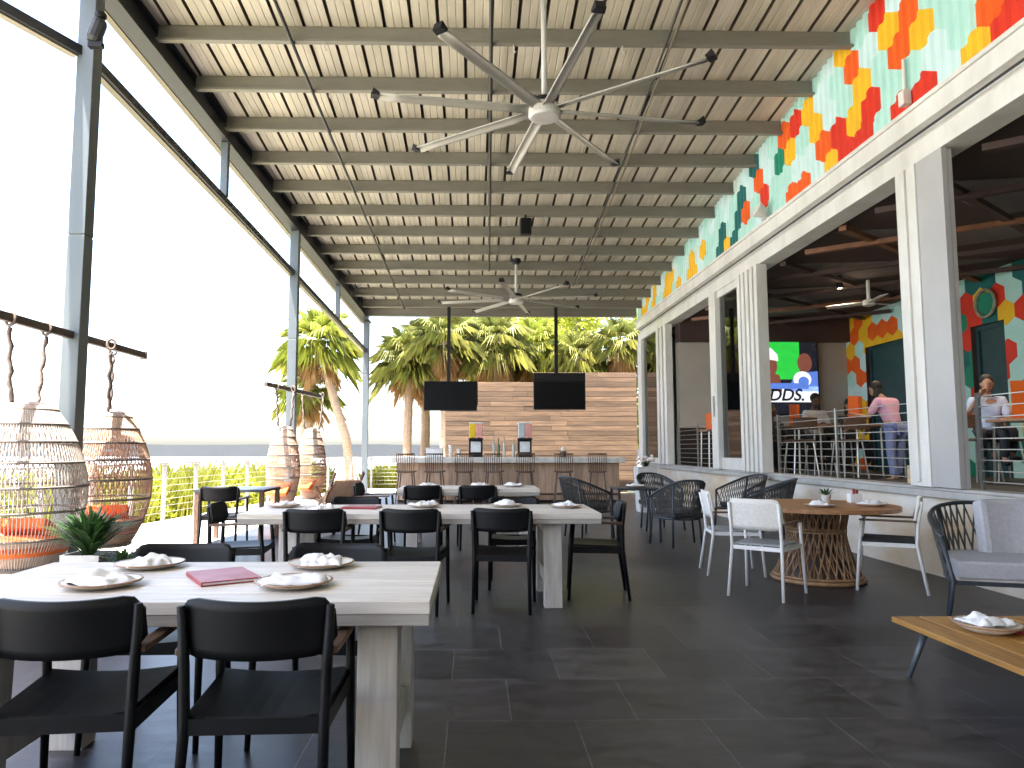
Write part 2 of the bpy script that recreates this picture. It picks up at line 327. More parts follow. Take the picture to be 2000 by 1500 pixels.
# ================================================================== CANOPY
A, S = 7.05, .0945
zr = lambda y: A - S * y
bx = lambda y: -3.847 + .0695 * (y - 8.527)      # inner face of the edge beam
canopy = thing('patio_canopy', 'long grey steel canopy roof with cream ribbed sheeting over the dining patio', 'canopy')
b = MB()
y0, y1 = -5.3, 20.45
prof = []; x = -4.7
while x < 4.9:
    prof += [(x, .0), (x + .085, 0), (x + .09, .008), (x + .10, .008), (x + .105, 0), (x + .185, 0), (x + .19, .008), (x + .20, .008), (x + .205, 0), (x + .278, 0), (x + .282, .075), (x + .318, .075), (x + .322, 0)]; x += .33
pts = []
for px_, dz in prof:
    pts.append((px_, dz))
for i in range(len(pts) - 1):
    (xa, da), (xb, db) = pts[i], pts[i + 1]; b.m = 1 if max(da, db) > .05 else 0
    poly = [(xa, y0), (xb, y0), (xb, y1), (xa, y1)]; o_ = []
    for k in range(4):
        p, q = poly[k], poly[(k + 1) % 4]; fa, fb = p[0] - (bx(p[1]) - .24), q[0] - (bx(q[1]) - .24)
        if fa >= 0: o_.append(p)
        if (fa >= 0) != (fb >= 0): t = fa / (fa - fb); o_.append((p[0] + (q[0] - p[0]) * t, p[1] + (q[1] - p[1]) * t))
    if len(o_) > 2: b.add([(u, v, zr(v) + .23 + da + (db - da) * (u - xa) / (xb - xa)) for u, v in o_], [tuple(range(len(o_) - 1, -1, -1))])
b.build('roof_sheet', [M['deck'], M['seam_shade']], canopy)
b = MB()
b.add([(bx(y0) - .24, y0, zr(y0) + .31), (4.95, y0, zr(y0) + .31), (4.95, y1, zr(y1) + .31), (bx(y1) - .24, y1, zr(y1) + .31)], [(0, 1, 2, 3)])
b.build('roof_top', M['conduit_l'], canopy)
for k in range(-10, 12):
    y = 8.456 + 1.022 * k
    if y < -3 or y > 20: continue
    z = zr(y); b = MB(); xa, xb = bx(y) - .02, 4.70
    b.box(xa, xb, y - .012, y + .012, z + .008, z + .22)
    b.box(xa, xb, y - .078, y + .0, z - .004, z + .008)
    b.box(xa, xb, y + .0, y + .078, z + .22, z + .229)
    b.box(xa, xb, y - .078, y - .068, z + .008, z + .03)
    b.build('purlin', M['purlin'], canopy)
def edge(y, dx, dz): return (bx(y) + dx, y, zr(y) + dz)
b = MB()
b.bar(edge(-4, -.11, .06), edge(20.9, -.11, .06), .05, .36); b.bar(edge(-4, -.11, -.12), edge(20.9, -.11, -.12), .22, .03); b.bar(edge(-4, -.11, .21), edge(20.9, -.11, .21), .20, .03)
b.build('edge_beam', M['dark_steel'], canopy)
b = MB(); b.bar(edge(-4, -.245, -.06), edge(20.9, -.245, -.06), .03, .16); b.bar(edge(-4, -.28, -.13), edge(20.9, -.28, -.13), .06, .02)
b.build('gutter', M['conduit_l'], canopy)
b = MB(); b.box(-3.25, 4.7, 20.3, 20.34, zr(20.3) - .06, zr(20.3) + .2); b.box(-3.25, 4.7, 20.24, 20.40, zr(20.3) - .08, zr(20.3) - .06)
b.build('end_beam', M['purlin'], canopy)
for (x, y) in ((-3.97, 7.15), (-3.54, 14.0), (-3.11, 20.7)):
    b = MB(); zt = zr(y) - .14
    b.box(x - .085, x + .085, y - .085, y + .085, .012, 3.42); b.box(x - .085, x + .085, y - .085, y + .085, 3.432, zt)
    b.box(x - .08, x + .08, y - .08, y + .08, 3.42, 3.432)
    b.build('post', M['post_steel'], canopy, bevel=.008)
    b = MB(); b.box(x - .15, x + .15, y - .15, y + .15, 0, .014)
    for sx in (-1, 1):
        for sy in (-1, 1): b.lathe([(.014, 0), (.014, .03)], 8, (x + sx * .115, y + sy * .115, .014))
    b.build('base_plate', M['dark_steel'], canopy)
rail_pts = [(-6.2, 3.5, 5.70), (-3.99, 7.15, 5.34), (-3.555, 14, 4.731), (-3.11, 20.7, 4.10)]
for i in range(3):
    p, q = rail_pts[i], rail_pts[i + 1]
    b = MB(); d = (Vector(q) - Vector(p)).normalized() * .086
    b.bar(Vector(p) + (d if i else d * 0), Vector(q) - d, .07, .10); b.build('tie_rail', M['dark_steel'], canopy)
    b = MB(); off = Vector((-.045, 0, -.058)); b.bar(Vector(p) + off + d, Vector(q) + off - d, .08, .015); b.build('rail_flange', M['conduit_l'], canopy)
for y in (10.6, 17.4):
    t = (y - 7.15) / (14 - 7.15) if y < 14 else 1 + (y - 14) / 6.7
    p, q = (rail_pts[1], rail_pts[2]) if t < 1 else (rail_pts[2], rail_pts[3]); tt = t if t < 1 else t - 1
    xx = p[0] + (q[0] - p[0]) * tt; zz = p[2] + (q[2] - p[2]) * tt
    b = MB(); b.box(xx - .05, xx + .05, y - .05, y + .05, zz + .052, zr(y) - .136); b.build('strut', M['post_steel'], canopy)
b = MB(); b.box(-6.29, -6.11, 3.41, 3.59, -.004, 6.5); b.build('post', M['post_steel'], canopy)
for pts_, r, m_ in (([(-2.30, 2, 0), (-2.233, 7.63, 0), (-2.164, 11, 0), (-1.923, 19.74, 0)], .022, 'conduit'), ([(.14, 2, 0), (.195, 7.59, 0), (.361, 16.55, 0)], .026, 'conduit'),
                   ([(2.30, 2, 0), (2.33, 7.557, 0), (2.44, 11.32, 0), (2.50, 17.66, 0)], .016, 'conduit'), ([(2.37, 2, 0), (2.40, 7.557, 0), (2.51, 11.32, 0), (2.57, 17.66, 0)], .014, 'conduit_l')):
    b = MB(); P = [(p[0], p[1], zr(p[1]) - .03) for p in pts_]; b.tube(P, r, 8); b.build('conduit', M[m_], canopy, smooth=True)

rng = random.Random(31)
for k in range(15):
    yy = 8.456 + 1.022 * rng.randint(0, 7); xx = rng.uniform(-2.8, 4.2); b = MB(); z_ = zr(yy) - .005
    b.tube([(xx, yy - .04, z_), (xx, yy - .04, z_ - .07), (xx + .02, yy - .04, z_ - .10), (xx + .035, yy - .04, z_ - .08)], .007, 5); b.build('hook', M['fanhub'], canopy)
# ceiling fans -----------------------------------------------------
def make_fan(loc, z, phase, label, n=8, r=1.78):
    x, y = loc; f = thing('ceiling_fan', label, 'ceiling fan', (x, y, z), 0, 'large ceiling fans under the canopy')
    zt = zr(y) - z
    b = MB(); b.tube([(0, 0, .12), (0, 0, zt)], .03, 10); b.build('downrod', M['fanhub'], f, smooth=True)
    b = MB(); b.lathe([(.07, zt - .12), (.11, zt - .08), (.11, zt)], 16); b.build('mount_cap', M['plastic'], f)
    b = MB(); b.lathe([(.11, -.09), (.15, -.085), (.17, -.06), (.17, .03), (.15, .06)], 28); b.build('motor_housing', M['fanhub'], f, smooth=False, bevel=.006)
    b = MB(); b.lathe([(.13, .06), (.13, .12), (.06, .15)], 20); b.build('motor_collar', M['plastic'], f)
    for i in range(n):
        a = phase + 2 * math.pi * i / n; mt = Matrix.Rotation(a, 4, 'Z')
        b = MB()
        b.shell(lambda u, v: (.16 + (r - .2) * u, (v - .5) * (.12 - .02 * u), .0 + (v - .5) * .03 + .02 * math.cos((v - .5) * 3.1)), 6, 5, .014); b.xf(mt)
        bl = b.build('blade', M['fan'], f, smooth=True)
        b = MB(); b.bar((r - .04, 0, .012), (r + .03, 0, .04), .115, .03, w2=.09, h2=.08); b.xf(mt); b.build('blade_tip', M['plastic'], bl)
    return f
make_fan((.75, 7.32), 4.87, R(9), 'big white eight-blade ceiling fan nearest the viewer, with black blade tips')
make_fan((.957, 15.87), 4.62, R(-103), 'big white ceiling fan farther away, hanging on a long rod towards the bar')

# ================================================================== RESTAURANT BUILDING
bld = thing('restaurant_building', 'white restaurant front with open folding windows and a colourful hexagon painted wall', 'building')
W = 4.75; SEGS = [(-4.0, 6.79), (6.79, 7.51), (7.51, 11.43), (11.43, 13.92), (13.92, 17.1), (17.1, 20.2)]
b = MB(); b.box(W, W + .22, -4, 20.2, -.1, .80); b.build('knee_wall', M['stucco'], bld)
b = MB(); b.box(W - .07, W + .30, -4, 20.2, .80, .87); b.box(W - .02, W + .22, -4, 20.2, .87, .90); b.build('window_sill', M['sill'], bld, bevel=.006)
b = MB(); b.box(W - .05, W + .25, -4, 20.2, 4.32, 4.52); b.box(W + .0, W + .25, -4, 20.2, 4.52, 4.66); b.box(W - .10, W + .25, -4, 20.2, 4.66, 4.90); b.box(W - .13, W - .10, -4, 20.2, 4.86, 4.91)
b.build('window_header', M['white'], bld, bevel=.005)
b = MB(); b.box(W - .085, W - .075, -4, 20.2, 4.575, 4.60); b.build('track_groove', M['dark_steel'], bld)
b = MB(); b.box(W - .07, W + .2, 7.31, 7.66, .90, 4.318); b.build('window_post', M['white'], bld, bevel=.008)
b = MB(); b.box(W - .095, W - .07, 7.46, 7.54, .95, 4.3); b.build('post_trim', M['white'], bld, bevel=.004)
b = MB(); b.box(W - .06, W - .0, 6.88, 7.30, .905, 4.315); b.box(W + .002, W + .05, 6.885, 6.93, .905, 4.30); b.box(W + .002, W + .05, 7.03, 7.075, .905, 4.30)
b.box(W + .002, W + .05, 7.17, 7.215, .905, 4.30); b.build('folded_shutter', M['grey_panel'], bld, bevel=.004)
for k in range(5):
    b = MB(); y = 11.47 + .19 * k; b.box(W - .12, W + .06, y, y + .12, .905, 4.315); b.build('folded_panel', M['white'], bld, bevel=.006)
b = MB(); y = 13.57; b.box(W - .10, W + .12, y, 13.92, .905, 4.315); b.box(W - .04, W + .06, 12.45, y, .905, 1.12); b.box(W - .04, W + .06, 12.45, y, 4.18, 4.315); b.box(W - .04, W + .06, 12.45, 12.53, 1.12, 4.18)
b.build('glass_door_frame', M['white'], bld, bevel=.006)
b = MB(); b.box(W, W + .02, 12.53, 13.57, 1.12, 4.18); b.build('glass_pane', M['glass'], bld)
b = MB(); b.box(W - .12, W - .10, 13.70, 13.76, 1.9, 2.3); b.build('door_handle', M['steel'], bld)
for k in range(3):
    b = MB(); y = 17.15 + .35 * k; b.box(W - .10, W + .07, y, y + .2, .905, 4.315); b.build('folded_panel', M['white'], bld, bevel=.006)
b = MB(); b.box(W - .08, W + .1, 19.75, 20.2, .905, 4.315); b.box(W - .03, W + .06, 18.15, 19.75, .905, 1.05); b.box(W - .03, W + .06, 18.15, 18.28, 1.05, 4.315); b.build('glass_door_frame', M['white'], bld, bevel=.006)
b = MB(); b.box(W, W + .02, 18.28, 19.75, 1.05, 4.3); b.build('glass_pane', M['glass'], bld)
for (ya, yb) in ((-4, 6.88), (7.66, 11.43), (13.92, 17.1)):
    b = MB()
    for k in range(9): z = .98 + .102 * k; b.tube([(W + .12, ya, z), (W + .12, yb, z)], .0058, 5)
    b.build('railing_cables', M['cable'], bld)
    for y in ((ya + .05), (ya + yb) / 2, yb - .05):
        b = MB(); b.box(W + .105, W + .135, y - .02, y + .02, .9, 1.83); b.build('railing_post', M['steel'], bld)
# hexagon painted corrugated wall
HEX = [('R',7.79,6.22),('O',7.23,5.96),('O',7.42,5.56),('O',7.30,5.75),('Y',7.89,6.03),('Y',7.57,6.03),('Y',7.05,5.60),('Y',7.0,5.8),('O',6.17,5.16),('O',6.2,5.45),('O',6.05,5.6),('R',5.87,5.15),('R',5.7,5.3),('Y',6.29,4.94),('R',7.01,4.95),('R',7.43,4.92),('O',8.48,6.03),('O',8.69,5.90),('O',8.4,5.75),('Y',8.51,6.29),('Y',8.2,5.68),('Y',8.54,5.34),('R',8.04,5.31),('R',8.28,5.12),('R',7.91,5.45),('R',8.15,5.0),('Y',9.64,5.98),('Y',9.55,5.64),('R',8.96,5.26),('O',9.34,5.26),('R',8.78,4.94),('Y',9.09,4.93),('R',10.09,6.04),('O',10.37,5.91),('G',10.75,5.84),('G',10.55,5.50),('G',10.7,5.6),('Y',10.13,5.55),('O',10.23,5.19),('O',9.79,4.96),('O',10.1,5.0),('O',11.39,5.87),('R',11.35,5.30),('D',11.65,5.87),('Y',12.02,5.79),('O',11.91,5.50),('D',12.34,5.42),('D',12.3,5.7),('D',12.5,5.1),('D',13.18,5.46),('G',12.9,5.5),('O',12.62,5.13),('Y',12.94,5.08),('Y',14.41,5.33),('Y',14.2,5.5),('Y',15.11,5.25),('Y',15.0,5.5),('Y',17.27,5.10),('Y',16.21,5.06),('Y',16.9,5.3),('Y',18.2,5.2),('Y',19.2,5.1),('D',13.45,4.90),('Y',14.80,5.00),('Y',15.60,5.20),('Y',16.50,5.25),('Y',17.60,5.25),('Y',18.50,5.00),('Y',19.50,5.15),('Y',15.40,4.95),('Y',17.00,4.95),('Y',18.90,5.20),('Y',13.90,5.15),('O',4.6,5.6),('Y',4.2,5.3),('G',3.3,5.4),('R',2.6,5.9),('Y',1.6,5.2)]
HM = {'M': 0, 'B': 1, 'W': 2, 'R': 3, 'O': 4, 'Y': 5, 'G': 6, 'D': 7}
HL = [M['h' + k] for k in 'MBWROYGD']
hs = .225; hw = hs * math.sqrt(3)
def hexes(u0, u1, v0, v1):
    r = 0; v = v0 - hs
    while v < v1 + hs:
        u = u0 - hw + (hw / 2 if r % 2 else 0)
        while u < u1 + hw:
            yield u, v; u += hw
        v += hs * 1.5; r += 1
def clip(poly, ax, val, keep_gt):
    o = []
    for i in range(len(poly)):
        p, q = poly[i], poly[(i + 1) % len(poly)]
        a = (p[ax] - val) if keep_gt else (val - p[ax]); c = (q[ax] - val) if keep_gt else (val - q[ax])
        if a >= 0: o.append(p)
        if (a >= 0) != (c >= 0):
            t = a / (a - c); o.append((p[0] + (q[0] - p[0]) * t, p[1] + (q[1] - p[1]) * t))
    return o
hexc = {}
cells = list(hexes(-4, 20.3, 4.9, 7.1))
for q in cells:
    d_, c = min(((q[0] - u) ** 2 + (q[1] - v) ** 2, c) for c, u, v in HEX)
    if d_ < .034: hexc[q] = c
b = MB(); per = .145; cuts = []
u = -4.0
while u < 20.2: cuts += [(u, 0), (u + .045, .0), (u + .0725, .028), (u + .1175, .028)]; u += per
rng = random.Random(4)
for cell in list(hexes(-4, 20.3, 4.9, 7.1)):
    col = hexc.get(cell) or rng.choice('MMMMBBW'); b.m = HM[col]
    cu, cv = cell; poly = [(cu + hs * math.sin(math.pi / 3 * i), cv + hs * math.cos(math.pi / 3 * i)) for i in range(6)]
    poly = clip(clip(poly, 1, 4.9, True), 1, 7.3, False)
    if len(poly) < 3: continue
    lo, hi = min(p[0] for p in poly), max(p[0] for p in poly)
    for i in range(len(cuts) - 1):
        (ua, da), (ub, db) = cuts[i], cuts[i + 1]
        if ub <= lo or ua >= hi: continue
        q = clip(clip(poly, 0, ua, True), 0, ub, False)
        if len(q) < 3: continue
        vs = []
        for (uu, vv) in q:
            t = (uu - ua) / (ub - ua); vs.append((W - .03 - (da + (db - da) * t), uu, min(vv, zr(uu) + .26)))
        b.add(vs, [tuple(range(len(vs)))])
b.build('painted_hexagon_wall', HL, bld)
b = MB(); b.box(W - .02, W + .2, -4, 20.2, 4.91, 7.4); b.build('parapet_wall', M['inwall'], bld)
b = MB(); b.box(-4.6, W - .2, -5.3, -5.1, 0, 7.6); b.build('added_shade_wall', M['stucco'], bld)  # unseen wall added behind the camera to darken faces turned towards it
# interior shell
b = MB(); b.box(W + .22, 14, -4, 17.4, .70, .80); b.build('interior_floor', M['infloor'], bld)
b = MB(); b.box(W + .25, 14, -4, 20.2, 4.42, 4.6); b.build('interior_ceiling', M['inceil'], bld)
b = MB(); b.box(W + .22, 9.1, 17.2, 17.4, .80, 3.86); b.box(W + .2, 14, 20.0, 20.2, 0, 4.42); b.build('interior_wall', M['inwall'], bld)
b = MB(); b.box(W + .22, 9.1, 17.0, 17.4, 3.86, 4.42); b.box(5.78, 5.95, 17.12, 17.2, 1.9, 3.86); b.build('soffit', M['inceil'], bld)
b = MB(); b.box(W + .22, 9.09, 17.16, 17.195, .8, 1.78); b.build('wainscot', M['infloor'], bld)
b = MB(); b.box(9.32, 14, 14.6, 14.8, .8, 4.42); b.box(9.2, 14.2, -4.2, -4, 0, 4.6); b.box(14, 14.2, -4.2, 20.2, 0, 4.6); b.box(W, 14, -4.25, -4.05, 0, 4.6); b.build('back_room_wall', M['inceil'], bld)
b = MB()
rng = random.Random(11); doors = [(14.6, 16.36, 3.62), (12.0, 12.83, 3.5), (7.5, 9.5, 3.5)]
for cell in hexes(2, 17.2, .8, 4.42):
    cu, cv = cell
    lowband = 'YOYOMB' if cu > 14 else 'MMGDYRM'
    b.m = HM[rng.choice(lowband)]
    poly = [(cu + hs * math.sin(math.pi / 3 * i), cv + hs * math.cos(math.pi / 3 * i)) for i in range(6)]
    poly = clip(clip(clip(clip(poly, 1, .8, True), 1, 4.42, False), 0, 2, True), 0, 17.2, False)
    if len(poly) < 3: continue
    pieces = [poly]
    for (da, db, zt) in doors:
        np_ = []
        for p in pieces:
            np_ += [q for q in (clip(p, 0, da, False), clip(p, 0, db, True), clip(clip(clip(p, 0, da, True), 0, db, False), 1, zt, True)) if len(q) >= 3]
        pieces = np_
    for q in pieces: b.add([(9.1, uu, vv) for uu, vv in q], [tuple(range(len(q)))])
b.build('interior_hexagon_wall', HL, bld)
b = MB()
for (ya, yb, zt) in [(-4, 7.5, 4.42), (9.5, 12.0, 4.42), (12.83, 14.6, 4.42), (16.36, 17.2, 4.42)]: b.box(9.105, 9.3, ya, yb, .8, zt)
for (ya, yb, zt) in doors: b.box(9.105, 9.3, ya, yb, zt, 4.42)
b.build('inner_wall_core', M['inceil'], bld)
for (ya, yb, zt) in doors:
    b = MB(); b.box(9.22, 9.26, ya, yb, .8, zt); d_ = b.build('inner_door', M['teal'], bld)
    b = MB(); b.box(9.18, 9.22, ya, ya + .08, .8, zt); b.box(9.18, 9.22, yb - .08, yb, .8, zt); b.box(9.18, 9.22, ya + .08, yb - .08, zt - .08, zt); b.build('door_frame', M['teal'], d_)
rng = random.Random(5)
for k in range(9):      # crossed timber beams under the dark ceiling
    for sgn in (-1, 1):
        yc = 1.5 + 1.9 * k; dx = 4.0; dy = dx * sgn * .75
        p = (W + .3, yc - dy / 2, 4.28 + .02 * sgn); q = (W + .3 + dx, yc + dy / 2, 4.28 + .02 * sgn)
        b = MB(); b.bar(p, q, .10, .07); b.build('ceiling_timber', M['inbeam' if (k + sgn) % 3 == 0 else 'inceil'], bld)
for k in range(8):
    b = MB(); y = 2.6 + 1.9 * k; b.add([(5.2, y - .2, 4.40), (8.8, y - .7, 4.40), (7.0, y + .95, 4.40), (5.2, y - .2, 4.417), (8.8, y - .7, 4.417), (7.0, y + .95, 4.417)], [(2, 1, 0), (3, 4, 5), (0, 1, 4, 3), (1, 2, 5, 4), (2, 0, 3, 5)]); b.build('acoustic_panel', M['inpanel'], bld)

# ================================================================== BAR END
wall = thing('slat_wall', 'brown horizontal timber slat wall behind the outdoor bar', 'wall', (0, 21.9, 0))
wall.scale = (1.063, 1, 1.035)
b = MB(); z = .02; rng = random.Random(3)
while z < 3.45:
    h = .145
    x0 = -.80 if z < 2.95 else (.1 if z < 3.1 else 1.75)
    xs = [x0, x0 + rng.uniform(1.2, 2.4), x0 + rng.uniform(2.9, 3.6) if x0 < 1 else 3.6, 4.72]
    for i in range(3):
        if xs[i + 1] - xs[i] > .1: b.box(xs[i] + .003, xs[i + 1] - .003, -.02 + rng.uniform(-.004, .004), .02, z, z + h - .011)
    z += h
b.build('boards', M['slat'], wall, bevel=.003)
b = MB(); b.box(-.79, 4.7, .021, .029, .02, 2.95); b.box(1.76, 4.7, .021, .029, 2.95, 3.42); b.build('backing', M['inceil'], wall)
for x in (-.72, .6, 2.0, 3.3, 4.6):
    b = MB(); b.box(x - .05, x + .05, .03, .13, 0, 2.95 if x < 1 else 3.4); b.build('stud', M['slat'], wall)
bar = thing('outdoor_bar', 'long outdoor bar with pale stone counter and reddish board front', 'bar counter', (0, 17.5, 0))
b = MB(); b.box(-1.95, 3.65, -.25, .55, .945, 1.075); b.build('counter_top', M['bartop'], bar, bevel=.008)
b = MB(); x = -1.85; rng = random.Random(8)
while x < 3.5: b.box(x + .003, x + .177, -.012 + rng.uniform(-.004, .004), .02, .05, .945); x += .18
b.build('board_front', M['barfront'], bar)
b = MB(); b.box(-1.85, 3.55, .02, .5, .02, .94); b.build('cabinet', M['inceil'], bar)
b = MB(); b.tube([(-1.8, -.2, .2), (3.5, -.2, .2)], .025, 8); b.build('foot_rail', M['stoolwood'], bar)
def dispenser(x, label, j1, j2):
    d = thing('drink_dispenser', label, 'drink dispenser', (x, 17.75, 1.077), 0, 'drink dispensers on the bar')
    b = MB(); b.box(-.17, .17, -.18, .18, 0, .07); b.box(-.17, .17, -.02, .18, .07, .42); b.box(-.18, .18, -.18, .18, .42, .46); b.build('machine_body', M['plastic'], d, bevel=.01)
    b = MB(); b.box(-.125, .125, -.035, -.021, .12, .38); b.build('label_card', M['label'], d)
    for s, j in ((-1, j1), (1, j2)):
        b = MB(); b.box(s * .085 - .078, s * .085 + .078, -.16, .16, .462, .82); t_ = b.build('juice_tank', M[j], d, bevel=.012)
        b = MB(); b.box(s * .085 - .08, s * .085 + .08, -.165, .165, .822, .85); b.build('tank_lid', M['label'], t_)
        b = MB(); b.tube([(s * .085, -.17, .47), (s * .085, -.22, .44), (s * .085, -.22, .40)], .012, 6); b.build('tap', M['plastic'], d)
dispenser(.06, 'drink dispenser with yellow and pale pink tanks and a white card', 'juicey', 'juicep')
dispenser(1.27, 'drink dispenser with grey and pink tanks and a white card', 'juicew', 'juicep')
def bottle(x, y, h, m_, label):
    o = MB().lathe([(.034, 0), (.036, .02), (.036, h * .55), (.014, h * .74), (.013, h), (.016, h)], 14).build('bottle', M[m_], smooth=True, loc=(x, y, 1.077))
    tag(o, label, 'bottle', 'bottles on the bar counter')
for i, (x, h, m_, lb) in enumerate([(.50, .55, 'bottle', 'tall pale bottle nearest the yellow drink dispenser'), (.62, .46, 'green', 'dark green bottle between two pale bottles on the bar'),
                    (.76, .50, 'bottle', 'slim pale bottle in the middle of the bar bottles'), (.99, .44, 'bottle', 'short pale bottle just left of the grey drink dispenser')]): bottle(x, 17.72, h, m_, lb)
o = thing('table_lamp', 'small brown lantern with a pale top on the right half of the bar', 'lantern', (2.21, 17.7, 1.077))
MB().lathe([(.085, 0), (.09, .02), (.075, .12), (.06, .15)], 14).build('lantern_base', M['stoolwood'], o); MB().lathe([(.05, .15), (.055, .20), (.03, .25)], 14).build('lantern_top', M['bloom'], o)
for i, (x, lb) in enumerate([(-.55, 'stack of white cups at the left end of the bar'), (-.35, 'short stack of white cups beside the yellow drink dispenser')]):
    b = MB()
    for k in range(3 - i): b.lathe([(.045, .1 * k), (.06, .1 * k + .095), (.052, .1 * k + .095), (.04, .1 * k + .01)], 14)
    tag(b.build('cup_stack', M['ceramic'], loc=(x, 17.65, 1.077)), lb, 'cups', 'cup stacks on the bar')
o = thing('ice_bin', 'white box bin on the left end of the bar counter', 'bin', (-.95, 17.7, 1.077))
MB().box(-.2, .2, -.15, .15, 0, .2).build('bin_body', M['label'], o, bevel=.015); MB().box(-.21, .21, -.16, .16, .202, .23).build('bin_lid', M['white'], o, bevel=.006)
def make_stool():
    s = thing('bar_stool', '', 'bar stool', group='spindle-back stools along the bar')
    b = MB(); b.shell(lambda u, v: ((u - .5) * .42, (v - .5) * .40, .74 + .018 * (2 * u - 1) ** 2), 6, 4, .035); b.build('seat', M['stoolwood'], s)
    for sx in (-1, 1):
        for sy in (-1, 1):
            b = MB(); b.tube([(sx * .15, sy * .14, .73), (sx * .22, sy * .21, 0)], [.018, .014], 6); b.build('leg', M['stoolwood'], s)
    b = MB()
    for a, c in (((-.2, -.19), (.2, -.19)), ((-.2, .19), (.2, .19)), ((-.2, -.19), (-.2, .19)), ((.2, -.19), (.2, .19))): b.bar((*a, .24), (*c, .24), .02, .03)
    b.build('footrest', M['stoolwood'], s)
    b = MB(); rail = []
    for k in range(9):
        t = -1 + 2 * k / 8; x = .21 * t; y = -.22 + .06 * t * t
        rail.append((x, y, 1.16)); b.tube([(x * .9, y + .04, .75), (x, y, 1.16)], .009, 5)
    b.build('spindles', M['stoolwood'], s)
    b = MB(); b.tube(rail, .020, 6); b.build('back_rail', M['stoolwood'], s)
    return s
st = make_stool()
nm = ['leftmost bar stool at the pale end of the bar', 'second bar stool from the left, below the white bin', 'third bar stool from the left, below the yellow drink dispenser', 'middle bar stool, between the two drink dispensers', 'bar stool below the grey and pink drink dispenser', 'bar stool in front of the brown lantern, its legs in view', 'rightmost bar stool at the dark right end of the bar']
for i, x in enumerate((-1.62, -.95, -.28, .42, 1.15, 2.05, 2.85)): place(st, i == 0, nm[i], (x + .06, 16.85, 0), R(random.uniform(-12, 12)))
# televisions
def tv(x0, x1, z0, z1, xp, label, tilt):
    y = 19.5; xc = (x0 + x1) / 2; w_ = x1 - x0
    t = thing('television', label, 'television', (xc, y, (z0 + z1) / 2), 0, 'televisions hung above the bar')
    h = w_ * .56; dz = (z1 - z0) / 2
    mt = Matrix.Rotation(R(tilt), 4, 'X')
    MB().box(-w_ / 2, w_ / 2, 0, .07, -dz, -dz + h).xf(mt).build('screen_housing', M['plastic'], t, bevel=.008)
    MB().box(-w_ / 2 + .02, w_ / 2 - .02, -.005, -.001, -dz + .025, -dz + h - .02).xf(mt).build('screen', M['screen'], t)
    b = MB(); b.box(-w_ / 2 + .02, w_ / 2 + .02, .09, .22, -dz + .15, dz); b.build('mount_box', M['plastic'], t)
    b = MB(); b.box(xp - xc - .045, xp - xc + .045, .12, .21, dz, zr(y) - (z0 + z1) / 2); b.build('mount_pole', M['plastic'], t)
tv(-1.35, .10, 2.31, 3.12, -.68, 'black television hung over the bar on the left, below palm fronds', -5)
tv(1.645, 3.06, 2.34, 3.36, 2.29, 'black television on a thick pole, in front of the timber slat wall', -3)

# ================================================================== FURNITURE
def make_table(L, label, loc, D=.88, inset=.19):
    t = thing('communal_table', label, 'dining table', loc, 0, 'long weathered dining tables')
    b = MB(); n = 6; pw = D / n
    for k in range(n): b.box(-L / 2, L / 2, -D / 2 + pw * k + .0012, -D / 2 + pw * (k + 1) - .0012, .725, .77)
    b.build('tabletop', M['table'], t, bevel=.003)
    b = MB()
    b.box(-L / 2 + .002, L / 2 - .002, -D / 2 + .004, -D / 2 + .05, .685, .7245); b.box(-L / 2 + .002, L / 2 - .002, D / 2 - .05, D / 2 - .004, .685, .7245)
    b.box(-L / 2 + .002, -L / 2 + .05, -D / 2 + .05, D / 2 - .05, .685, .7245); b.box(L / 2 - .05, L / 2 - .002, -D / 2 + .05, D / 2 - .05, .685, .7245)
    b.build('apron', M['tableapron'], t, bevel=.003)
    for s in (-1, 1):
        xx = s * (L / 2 - inset)
        for sy in (-1, 1):
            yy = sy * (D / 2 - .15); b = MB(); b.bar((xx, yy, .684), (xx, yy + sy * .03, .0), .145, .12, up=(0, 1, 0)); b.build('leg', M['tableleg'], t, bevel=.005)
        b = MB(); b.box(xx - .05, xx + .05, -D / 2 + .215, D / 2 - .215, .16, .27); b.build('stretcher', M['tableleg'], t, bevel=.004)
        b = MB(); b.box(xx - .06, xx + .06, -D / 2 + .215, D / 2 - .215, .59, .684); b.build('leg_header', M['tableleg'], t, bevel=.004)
    return t
make_table(1.80, 'nearest long weathered wood table with a red menu and four napkins on it', (-1.05, 2.99, 0))
make_table(2.95, 'long weathered wood table in the middle, with chairs at both ends', (-.43, 6.36, 0), .95, .39)
make_table(1.85, 'far weathered wood table just in front of the bar', (-.06, 9.82, 0), .9)

